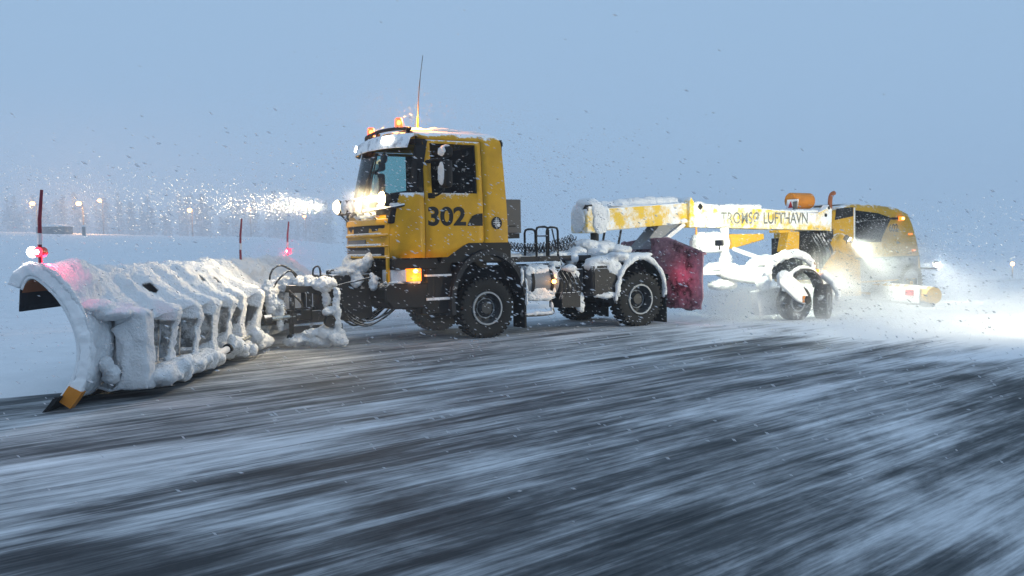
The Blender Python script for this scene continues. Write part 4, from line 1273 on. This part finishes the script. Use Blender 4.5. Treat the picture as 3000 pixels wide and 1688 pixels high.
# struts under the boom
MB().prism([(-5.55, 2.10), (-4.95, 2.10), (-4.35, 1.55), (-5.0, 1.55)], 'y', -.2, .2).build('boom_strut', 'steel', sw, bevel=.015)
MB().beam((-5.62, .22, 2.10), (-4.98, .22, 1.72), .06, .09).build('strut_brace', 'white', sw)
MB().prism([(-6.62, 1.86), (-8.02, 1.86), (-8.02, 1.72), (-7.3, 1.58), (-6.7, 1.48)], 'y', -.05, .33).build('boom_bracket', 'yellow_house', sw, bevel=.015)
MB().prism([(-8.86, 1.90), (-9.24, 1.90), (-9.22, 1.40), (-8.74, 1.42)], 'y', .05, .33).build('boom_leg', 'yellow_house', sw, bevel=.015)
MB().bx(-8.55, -9.1, .0, .3, 1.88, 1.94).build('leg_plate', 'yellow_house', sw)
# steering head and cross arm to the near castor
hd = MB().lathe([(0, -.5), (.17, -.48), (.22, -.3), (.22, .25), (.16, .45), (0, .5)], (-6.15, .45, 1.66), 'x', 20).build('steering_head', 'white', sw)
MB().tube([(-6.62, .45, 1.20), (-6.62, .45, 2.0)], .10, 14).build('head_post', 'white', sw)
snow('head_snow', sw, [(-6.15, .45, 1.85, .42, .16, .06), (-5.72, .5, 1.70, .08, .16, .16), (-6.5, .62, 1.25, .16, .14, .24), (-6.25, .6, 1.12, .42, .2, .10), (-6.6, .6, .95, .2, .2, .2), (-6.3, .7, .72, .35, .3, .12)], .03, .03, 5)
MB().bx(-5.6, -6.6, .2, .7, .95, 1.12).build('cross_member', 'white', sw, bevel=.02)
MB().tube([(-5.72, .5, 1.84), (-5.72, .5, 2.02)], .02, 6).build('grease_pin', 'orange', sw)
arm = MB().tube(bez([(-6.4, .5, 1.05), (-6.35, 1.0, .96), (-6.3, 1.5, .92), (-6.25, 2.05, .90)], 6), .15, 14).build('castor_arm', 'white', sw)
MB().tube([(-6.8, .55, 1.52), (-7.0, 1.6, 1.18)], .05, 10).build('tie_rod', 'white', sw)
snow('arm_snow', sw, [(-6.4, .8, 1.08, .2, .3, .12), (-6.35, 1.3, 1.05, .18, .35, .12), (-6.3, 1.8, 1.02, .18, .3, .12), (-6.2, 2.0, .80, .16, .16, .18), (-6.7, 1.5, 1.2, .35, .3, .10), (-7.0, 1.4, 1.28, .4, .3, .1)], .035, .03, 5)
# castor: fork plate, arch, two wheels
def castor(fy):
    fp = MB().prism([(-6.10, .98), (-6.32, 1.06), (-6.78, .78), (-6.98, .52), (-6.90, .34), (-6.66, .42), (-6.12, .80)], 'y', 2.44, 2.52).build('fork_plate', 'white', sw, bevel=.02)
    snow('fork_snow', sw, [(-6.3, 2.48, .96, .24, .06, .11), (-6.6, 2.48, .74, .22, .06, .10), (-6.86, 2.48, .52, .12, .05, .08)], .024, .018, 7)
    MB().lathe([(0, .08), (.075, .08), (.085, .06), (.085, -.1), (0, -.1)], (-6.92, 2.50, .43), 'y', 18).build('axle_cap', 'black', sw)
    MB().bx(-6.86, -6.8, 2.515, 2.54, .38, .52).build('cap_guard', 'orange', sw)
castor(0)
def castor_wheel(loc, yaw):
    w_ = make_wheel(sw, loc, r=.36, w=.27, rim=.17, sg=1, deep=.06, snowy=True)
    w_.rotation_euler = (0, 0, yaw)
    return w_
castor_wheel((-6.88, 2.22, .36), R(-6))
castor_wheel((-7.62, 2.36, .36), R(28))
arch('castor_guard', -7.15, .52, .50, .56, 2.08, 2.34, R(5), R(165), 'fender', sw)
pts = [(-6.35 - .62 * (1 - math.cos(a)) * 1.0, 1.95 + .25 * (a / 2.9), .98 + .42 * math.sin(a)) for a in [0.15 * k for k in range(20)]]
MB().tube(pts, [.05 + .02 * math.sin(k * .165) for k in range(20)], 10).build('hose_arch', 'grey', sw)
snow('arch_snow', sw, [], .03, .022, 6, tubes=[(pts, [.07 + .03 * math.sin(k * .165) for k in range(20)]),
     ([(-7.15 + .58 * math.cos(R(8 + 12 * k)), 2.22, .52 + .58 * math.sin(R(8 + 12 * k))) for k in range(14)], .06),
     ([(-7.7, 2.3, .98), (-7.85, 2.46, .74), (-7.92, 2.52, .5), (-7.86, 2.55, .36)], [.09, .08, .06, .04])])
ml = MB().sphere((-7.62, 2.22, 1.02), (.05, .05, .03), 10, 6).build('castor_marker', 'lamp_amber', sw)
point('marker_light', ml, (-7.62, 2.3, 1.10), 1.5, (1, .35, .1), .03)
MB().prism([(-7.0, .1), (-6.2, .1), (-6.1, .62), (-6.8, .7)], 'y', 1.7, 1.9).build('brush_skirt', 'white', sw, bevel=.02)

# housing
HP = [(-10.5, .55), (-10.5, 2.38), (-10.75, 2.50), (-11.4, 2.59), (-12.3, 2.585), (-13.2, 2.50), (-13.62, 2.36), (-13.80, 2.10), (-13.97, 1.75), (-14.12, 1.3), (-14.2, .85), (-14.1, .55)]
hs = MB().prism(HP, 'y', -1.7, .25).build('engine_housing', 'yellow_house', sw, bevel=.10)
HY = .25
MB().prism([(-10.62, 2.18), (-11.31, 2.28), (-11.31, 2.51), (-10.68, 2.47)], 'y', HY, HY + .012).build('louvre_panel', 'black', hs)
MB().prism([(-11.40, 2.15), (-12.4, 2.19), (-12.88, 2.225), (-12.3, 2.36), (-11.40, 2.43)], 'y', HY + .003, HY + .012).build('side_window', 'dglass', hs)
MB().prism([(-11.40, 1.62), (-12.42, 1.60), (-12.58, 1.95), (-12.80, 2.20), (-12.4, 2.17), (-11.40, 2.13)], 'y', HY + .003, HY + .012).build('side_window', 'dglass', hs)
MB().prism([(-11.42, 1.63), (-12.4, 1.61), (-12.85, 2.22), (-12.3, 2.35), (-11.42, 2.42)], 'y', HY - .01, HY + .002).build('window_backing', 'dark', hs)
MB().beam((-11.36, HY + .01, 1.6), (-11.36, HY + .01, 2.5), .02, .04).build('window_frame', 'white', hs)
MB().beam((-11.40, HY + .015, 2.14), (-12.85, HY + .015, 2.21), .012, .02).build('window_bar', 'grey', hs)
MB().bx(-11.3, -14.1, HY, HY + .012, 1.19, 1.215).build('body_seam', 'black', hs)
MB().bx(-10.9, -14.0, HY, HY + .008, .60, 1.19).build('lower_panel', 'steel', hs)
lettering('number_lettering', hs, '602', -12.77, -13.13, 1.87, 2.08, HY + .004, 'black', thick=.01)
al = MB().box((-13.22, HY + .05, 2.22), (.17, .08, .10)).build('amber_lamp', 'lamp_amber', hs, bevel=.02)
MB().sphere((-13.22, HY + .1, 2.22), (.06, .02, .035), 10, 6).build('amber_bulb', 'lamp_core', al)
MB().bx(-12.86, -13.12, HY, HY + .03, 2.19, 2.25).build('lamp_arm', 'black', al)
for x, z in ((-13.66, 1.80), (-13.8, 1.36)): MB().box((x, HY + .012, z), (.13, .03, .035)).build('amber_lamp', 'lamp_amber', hs)
snow('housing_snow', sw, [(-13.0, -.5, 2.53, .6, .6, .05), (-11.8, -.6, 2.6, .8, .6, .03), (-13.6, -.4, 2.36, .15, .5, .07)], .05, .02, 4)
# machinery in front of the housing
mc = MB().bx(-10.25, -10.5, -.6, .30, .75, 1.95).bx(-9.6, -10.3, -.9, .1, .7, 1.75)
for k in range(7): mc.tube(bez([(-9.75 - .12 * k, .2, 1.85), (-9.9 - .12 * k, .36, 1.4), (-10.0 - .12 * k, .3, .8)], 5), .03, 7)
mc.build('machinery', 'blacksteel', sw)
MB().lathe([(0, .1), (.34, .1), (.40, .05), (.40, -.1)], (-10.75, .28, 1.45), 'y', 26).build('fan_housing', 'yellow_house', sw)
MB().prism([(-9.8, .25), (-11.35, .25), (-11.3, 1.15), (-10.4, 1.40), (-9.95, 1.0)], 'y', .40, .48).build('side_cover', 'yellow_house', sw, bevel=.02)
# tank with a warning board on the boom, exhaust stack
MB().lathe([(0, -.36), (.17, -.36), (.20, -.33), (.20, .33), (.17, .36), (0, .36)], (-9.86, -.2, 2.68), 'x', 24).build('roof_tank', 'orange', sw)
wb = MB().box((-9.33, .02, 2.55), (.03, .34, .30), Matrix.Rotation(R(-12), 3, 'Y')).build('warning_board', 'white', sw)
MB().add([(-9.305, -.10, 2.46), (-9.305, .08, 2.46), (-9.312, -.01, 2.66)], [(0, 1, 2)]).build('warning_triangle', 'signred', wb, solid=.004)
MB().box((-9.28, .16, 2.53), (.05, .12, .22)).build('work_lamp_housing', 'grey', sw, bevel=.01)
MB().tube(bez([(-10.50, .2, 2.45), (-10.51, .2, 2.70), (-10.56, .2, 2.82), (-10.66, .2, 2.87)], 6), .055, 12).build('exhaust_stack', 'rust', sw)
# brush head at the near side: hood cylinder, plates
BA, BB = Vector((-12.0, 2.05, .28)), Vector((-13.4, -1.6, .36))
d_ = (BB - BA).normalized()
hood = MB().tube([BA, BA + d_ * .9, BB], .21, 22).build('brush_hood', 'yellow_house', sw)
MB().tube([BA - d_ * .012, BA + d_ * .005], .205, 22).build('hood_end', 'yellow_house', hood)
up_ = Vector((0, 0, 1)); nr = Vector((d_.y, -d_.x, 0)); nr = nr if nr.x > 0 else -nr
def plate(a, b_, z0, z1, off, name, mat):
    pa, pb = BA + d_ * a + nr * off, BA + d_ * b_ + nr * off
    mb = MB(); V = []
    for p in (pa, pb):
        for q in (p, p + nr * .03): V += [(q.x, q.y, z0), (q.x, q.y, z1)]
    return mb.add(V, [(0, 1, 5, 4), (2, 6, 7, 3), (0, 2, 3, 1), (4, 5, 7, 6), (1, 3, 7, 5), (0, 4, 6, 2)]).build(name, mat, sw)
plate(.22, 2.3, .08, .46, .22, 'brush_plate', 'white')
pl_ = plate(.42, .72, .26, .40, .255, 'warning_strip', 'signred')
plate(2.3, 3.3, .25, .85, .20, 'brush_plate', 'white')
mb = MB(); p = BA + d_ * .2
mb.tube([Vector((BA.x, BA.y, .14)) + d_ * .15, Vector((BB.x, BB.y, .16))], .14, 18)
mb.build('brush_roll', 'rubber', sw)
MB().box((BA.x - .02, BA.y - .15, .06), (.3, .14, .12)).build('skid_shoe', 'grey', sw)
MB().lathe([(.03, -.008), (.05, -.008), (.05, .008), (.03, .008)], (-12.35, 1.2, .55), 'y', 14).build('lifting_eye', 'yellow_house', sw)
# rear wheel under the housing
castw = make_wheel(sw, (-13.7, .12, .50), r=.5, w=.3, rim=.27, sg=1, deep=.06)
castw2 = copy_tree(castw, sw); castw2.location = (-13.7, -1.5, .50); castw2.rotation_euler = (0, 0, math.pi)
MB().box((-14.25, .45, .86), (.2, .5, .05)).build('lamp_shelf', 'grey', sw)
# flood lamps
def flood(loc, tgt, watts, deg, col=(.96, 1.0, .80), body=True, rad=.07):
    fl = empty('flood_lamp', sw, loc)
    q = (Vector(tgt) - Vector(loc)).normalized()
    rot = q.to_track_quat('X', 'Z').to_matrix()
    MB().box((0, 0, 0), (.10, .16, .12), rot).build('lamp_body', 'grey', fl, bevel=.01)
    MB().box(rot @ Vector((.056, 0, 0)), (.012, .13, .09), rot).build('lamp_lens', 'lamp_flood', fl)
    MB().tube([(0, 0, -.05), (0, 0, -.14)], .015, 6).build('lamp_stem', 'black', fl)
    s_ = spot('flood_light', sw, Vector(loc) + q * .12, tgt, watts, deg, col, .8, rad)
    return fl
flood((-5.0, 1.95, 1.66), (-7.8, .8, 1.7), 420, 120)
flood((-10.6, .62, 1.72), (-12.4, 1.8, .25), 800, 80)
flood((-8.95, .42, 1.36), (-8.3, 2.6, 0), 300, 120)  # extra lamp added to brighten the ground and outline the castor wheels
flood((-14.25, .62, .98), (-13.2, 3.4, 0), 160, 150, (1.0, .97, .84))
wl_ = root('unseen_floodlight', 'warm floodlight on an added stand out of view, lighting the drift at the right edge', 'floodlight', (13.6, 14.6, 0))  # stand is added and unseen; it carries the lamp inferred beyond the edge
for a in (0, 2.09, 4.19): MB().tube([(.0, 0, .7), (.42 * math.cos(a), .42 * math.sin(a), 0)], .02, 6).build('stand_leg', 'black', wl_)
MB().tube([(0, 0, .6), (0, 0, 1.5)], .025, 8).build('mast', 'grey', wl_)
MB().box((0, 0, 1.55), (.14, .42, .24)).build('lamp_body', 'grey', wl_, bevel=.02)
MB().box((-.076, 0, 1.55), (.012, .36, .18)).build('lamp_lens', 'lamp_flood', wl_)
spot('work_lamp_light', wl_, (-.15, 0, 1.55), (-4.6, 2.4, .0), 4200, 92, (1.0, .89, .64), .9, .12)

# ------------------------------------------------------------------ driven snow: clouds round the sweeper and behind the blade
def cloud(name, parent, dims, terms, ground, label, aniso=.35, nscale=(.5, 1.1, 1.4), thr=(.38, .68), seed=0.0):
    """terms: (centre, radii, density) soft lumps; ground: (density, scale height) of the low drift"""
    x0, x1, y0, y1, z0, z1 = dims
    o = MB().bx(*dims).build(name, None, parent, smooth=0)
    m = bpy.data.materials.new(name); m.use_nodes = True
    nt = m.node_tree; nt.nodes.clear()
    out_ = nt.nodes.new('ShaderNodeOutputMaterial'); pv = nt.nodes.new('ShaderNodeVolumePrincipled')
    pv.inputs['Color'].default_value = (.92, .94, .96, 1); pv.inputs['Anisotropy'].default_value = aniso
    tc = nt.nodes.new('ShaderNodeTexCoord')
    def mp(loc, scl):
        n_ = nt.nodes.new('ShaderNodeMapping'); n_.vector_type = 'TEXTURE'
        n_.inputs['Location'].default_value = loc; n_.inputs['Scale'].default_value = scl
        nt.links.new(tc.outputs['Object'], n_.inputs[0]); return n_.outputs[0]
    tot = None
    for c, r_, d in terms:
        ln = nt.nodes.new('ShaderNodeVectorMath'); ln.operation = 'LENGTH'; nt.links.new(mp(c, r_), ln.inputs[0])
        k = nt.nodes.new('ShaderNodeMapRange'); k.interpolation_type = 'SMOOTHSTEP'
        nt.links.new(ln.outputs['Value'], k.inputs[0])
        k.inputs[1].default_value = 1.0; k.inputs[2].default_value = 0.15; k.inputs[3].default_value = 0; k.inputs[4].default_value = d
        tot = k.outputs[0] if tot is None else math_n(nt, 'ADD', tot, k.outputs[0])
    if ground:
        sx = nt.nodes.new('ShaderNodeSeparateXYZ'); nt.links.new(tc.outputs['Object'], sx.inputs[0])
        e_ = math_n(nt, 'MULTIPLY', math_n(nt, 'EXPONENT', math_n(nt, 'MULTIPLY', sx.outputs[2], -1.0 / ground[1])), ground[0])
        def edge(sock, a, b_):
            k = nt.nodes.new('ShaderNodeMapRange'); k.interpolation_type = 'SMOOTHSTEP'
            nt.links.new(sock, k.inputs[0]); k.inputs[1].default_value = a; k.inputs[2].default_value = b_
            k.inputs[3].default_value = 0; k.inputs[4].default_value = 1; return k.outputs[0]
        for sock, lo, hi, w in ((sx.outputs[0], min(x0, x1), max(x0, x1), 2.5), (sx.outputs[1], y0, y1, 1.6)):
            e_ = math_n(nt, 'MULTIPLY', e_, edge(sock, lo, lo + w)); e_ = math_n(nt, 'MULTIPLY', e_, edge(sock, hi, hi - w))
        tot = e_ if tot is None else math_n(nt, 'ADD', tot, e_)
    no = nt.nodes.new('ShaderNodeTexNoise'); no.inputs['Scale'].default_value = 1.0; no.inputs['Detail'].default_value = 4
    no.inputs['Roughness'].default_value = .6
    n_ = nt.nodes.new('ShaderNodeMapping'); n_.inputs['Scale'].default_value = nscale; n_.inputs['Location'].default_value = (seed, seed, 0)
    nt.links.new(tc.outputs['Object'], n_.inputs[0]); nt.links.new(n_.outputs[0], no.inputs['Vector'])
    rp = ramp(nt, no.outputs[0], [(thr[0], 0.0), (thr[1], 1.0)])
    dn = math_n(nt, 'MULTIPLY', tot, rp.outputs[0])
    nt.links.new(dn, pv.inputs['Density'])
    nt.links.new(pv.outputs[0], out_.inputs['Volume'])
    o.data.materials.append(m)
    o['kind'] = 'stuff'; o['label'] = label; o['category'] = 'snow cloud'
    return o
c1 = cloud('snow_cloud', None, (-19.5, -4.9, -2.6, 8.6, .02, 2.75),
      [((-11.5, .95, 1.65), (1.1, .6, .6), 1.6), ((-12.2, .95, 1.05), (1.4, .8, .7), 2.4), ((-13.8, .4, 1.2), (1.3, .8, .9), .9), ((-10.2, 1.0, 1.0), (1.6, .8, .9), 1.0), ((-8.6, 2.2, .5), (2.2, 1.6, .8), 1.8), ((-6.0, 1.8, .4), (1.7, 1.4, .65), 2.6), ((-10.3, 1.2, 1.2), (1.5, .8, 1.0), .8), ((-14.5, 2.0, .4), (3.0, 2.6, .8), .35)],
      (1.25, .24), 'bright cloud of whirled-up snow around the sweeper')
c1.matrix_world = TR
c2 = cloud('snow_plume', None, (-.6, 6.2, 12.2, 25.0, .02, 2.5),
      [((-5.0 + 6.2, 19.3, 1.2), (1.8, 3.0, 1.2), .22), ((1.0, 16.5, .6), (1.5, 2.2, .8), .16)], (.22, .4), 'thin snow plume thrown up at the far end of the plough', seed=4.0)
c2.location = (-6.2, 0, 0)
c3 = cloud('lamp_halo_mist', None, (1.9, 7.5, -2.6, 3.0, 1.5, 3.5), [((2.3, -.62, 2.47), (3.6, .9, .5), .032), ((2.2, 1.0, 2.53), (.6, .55, .5), .5)], None, 'added mist that gives the cab spot lamps a halo', nscale=(.8, 1.4, 1.6), thr=(.25, .6))  # mist added so the spot lamps bloom and the beam shows
c3.matrix_world = TR

# falling flakes
def flakes(name, n, pick, lmin, lmax, label, seed):
    rf = np.random.default_rng(seed)
    P = pick(rf, n)
    n = len(P)
    L = rf.uniform(lmin, lmax, n); Wd = L * rf.uniform(.26, .38, n)
    d = np.stack([.90 + rf.normal(0, .12, n), rf.normal(0, .25, n), -.40 + rf.normal(0, .16, n)], 1)
    d /= np.linalg.norm(d, axis=1)[:, None]
    u = np.cross(d, np.array([0, 1.0, .2])); u /= np.linalg.norm(u, axis=1)[:, None]
    w = np.cross(d, u)
    V = np.stack([P + d * L[:, None] / 2, P - d * L[:, None] / 2, P + u * Wd[:, None] / 2, P - u * Wd[:, None] / 2, P + w * Wd[:, None] / 2, P - w * Wd[:, None] / 2], 1).reshape(-1, 3)
    T = np.array([(0, 2, 4), (0, 4, 3), (0, 3, 5), (0, 5, 2), (1, 4, 2), (1, 3, 4), (1, 5, 3), (1, 2, 5)])
    Fc = (T[None] + (np.arange(n) * 6)[:, None, None]).reshape(-1, 3)
    me = bpy.data.meshes.new(name)
    me.vertices.add(len(V)); me.vertices.foreach_set('co', V.astype(np.float32).ravel())
    me.loops.add(len(Fc) * 3); me.loops.foreach_set('vertex_index', Fc.astype(np.int32).ravel())
    me.polygons.add(len(Fc)); me.polygons.foreach_set('loop_start', (np.arange(len(Fc)) * 3).astype(np.int32))
    me.polygons.foreach_set('use_smooth', np.ones(len(Fc), bool))
    me.update(calc_edges=True); me.validate()
    me.materials.append(MT['flake'])
    o = bpy.data.objects.new(name, me); COL.objects.link(o)
    o['kind'] = 'stuff'; o['label'] = label; o['category'] = 'snowflakes'
    return o
m, nt, b = new_mat('snowflake')
fn = noise_node(nt, 3.0, 2)
nt.links.new(mixc(nt, fn.outputs[0], (.80, .82, .85), (.92, .93, .95)), b.inputs['Base Color'])
b.inputs['Roughness'].default_value = .9
_t = nt.nodes.new('ShaderNodeBsdfTranslucent'); _t.inputs[0].default_value = (.95, .96, .98, 1)
_m = nt.nodes.new('ShaderNodeMixShader'); _m.inputs[0].default_value = .5
_c = nt.nodes.new('ShaderNodeBsdfTransparent'); _m2 = nt.nodes.new('ShaderNodeMixShader'); _m2.inputs[0].default_value = .5
nt.links.new(b.outputs[0], _m.inputs[1]); nt.links.new(_t.outputs[0], _m.inputs[2])
nt.links.new(_m.outputs[0], _m2.inputs[1]); nt.links.new(_c.outputs[0], _m2.inputs[2]); nt.links.new(_m2.outputs[0], nt.nodes['Material Output'].inputs['Surface'])
MT['flake'] = m
def in_air(rf, n):
    y = (rf.random(n) * (30.0 ** 3 - 5.0 ** 3) + 5.0 ** 3) ** (1 / 3.)
    x = rf.uniform(-.62, .62, n) * y
    z = rf.uniform(-.36, .38, n) * y + CAM_H - .05 * y
    P = np.stack([x, y, z], 1)
    keep = (z > .05) & ((z < np.where(np.abs(x + 1.2) < 3.2, 1.75 + .105 * y, 1.65 + .03 * y) + .3 * rf.random(n)) | (rf.random(n) < .012))
    return P[keep]
flakes('falling_snow', 90000, in_air, .022, .048, 'windblown snowflakes filling the air', 1)
def in_spray(rf, n):
    c = np.array([-11.0, 1.2, 1.0])
    P = c + rf.normal(0, 1, (n, 3)) * np.array([2.4, 1.0, .62])
    P = P[(P[:, 2] > .04) & (P[:, 1] > .55)]
    Rm = np.array(TR)[:3, :3]; t = np.array(TR)[:3, 3]
    return P @ Rm.T + t
flakes('flying_snow', 16000, in_spray, .012, .030, 'bright snow grains flying around the sweeper', 2)

def in_beam(rf, n):
    t = rf.random(n) ** 1.0 * 13.0
    P = np.stack([2.5 + t, -.55 + rf.normal(0, 1, n) * (.15 + .12 * t), 2.46 + rf.normal(0, 1, n) * (.06 + .06 * t) + .03 * t], 1)
    Rm = np.array(TR)[:3, :3]; t_ = np.array(TR)[:3, 3]
    return P @ Rm.T + t_
flakes('lit_snow', 4200, in_beam, .018, .042, 'glowing snowflakes streaming through the headlight beam ahead of the cab', 3)
def in_roof(rf, n):
    P = np.array([.3, .2, 4.1]) + rf.normal(0, 1, (n, 3)) * np.array([1.6, .9, .28])
    Rm = np.array(TR)[:3, :3]; t_ = np.array(TR)[:3, 3]
    return P[P[:, 2] > 3.9] @ Rm.T + t_
flakes('roof_snowflakes', 1000, in_roof, .014, .03, 'orange-lit snowflakes whirling over the cab roof', 4)

# ------------------------------------------------------------------ haze: the snowy air itself
hz = MB().bx(-335, 335, -48, 345, -5.0, 19.0).build('haze', None, None, smooth=0)
m = bpy.data.materials.new('haze'); m.use_nodes = True
nt = m.node_tree; nt.nodes.clear()
o_ = nt.nodes.new('ShaderNodeOutputMaterial'); pv = nt.nodes.new('ShaderNodeVolumePrincipled')
pv.inputs['Color'].default_value = (.97, .985, 1.0, 1); pv.inputs['Density'].default_value = .0016; pv.inputs['Anisotropy'].default_value = .3
nt.links.new(pv.outputs[0], o_.inputs['Volume'])
hz.data.materials.append(m)
hz['kind'] = 'stuff'; hz['label'] = 'pale blue snow haze filling the air'; hz['category'] = 'haze'

sq = MB().bx(-320, 320, 34, 340, -4.6, 18.5).build('snow_squall', None, None, smooth=0)
m = bpy.data.materials.new('snow_squall'); m.use_nodes = True
nt = m.node_tree; nt.nodes.clear()
o_ = nt.nodes.new('ShaderNodeOutputMaterial'); pv = nt.nodes.new('ShaderNodeVolumePrincipled')
pv.inputs['Color'].default_value = (.97, .985, 1.0, 1); pv.inputs['Density'].default_value = .0058; pv.inputs['Anisotropy'].default_value = .3
nt.links.new(pv.outputs[0], o_.inputs['Volume'])
sq.data.materials.append(m)
sq['kind'] = 'stuff'; sq['label'] = 'thick snowfall veiling the distant trees'; sq['category'] = 'snowfall'
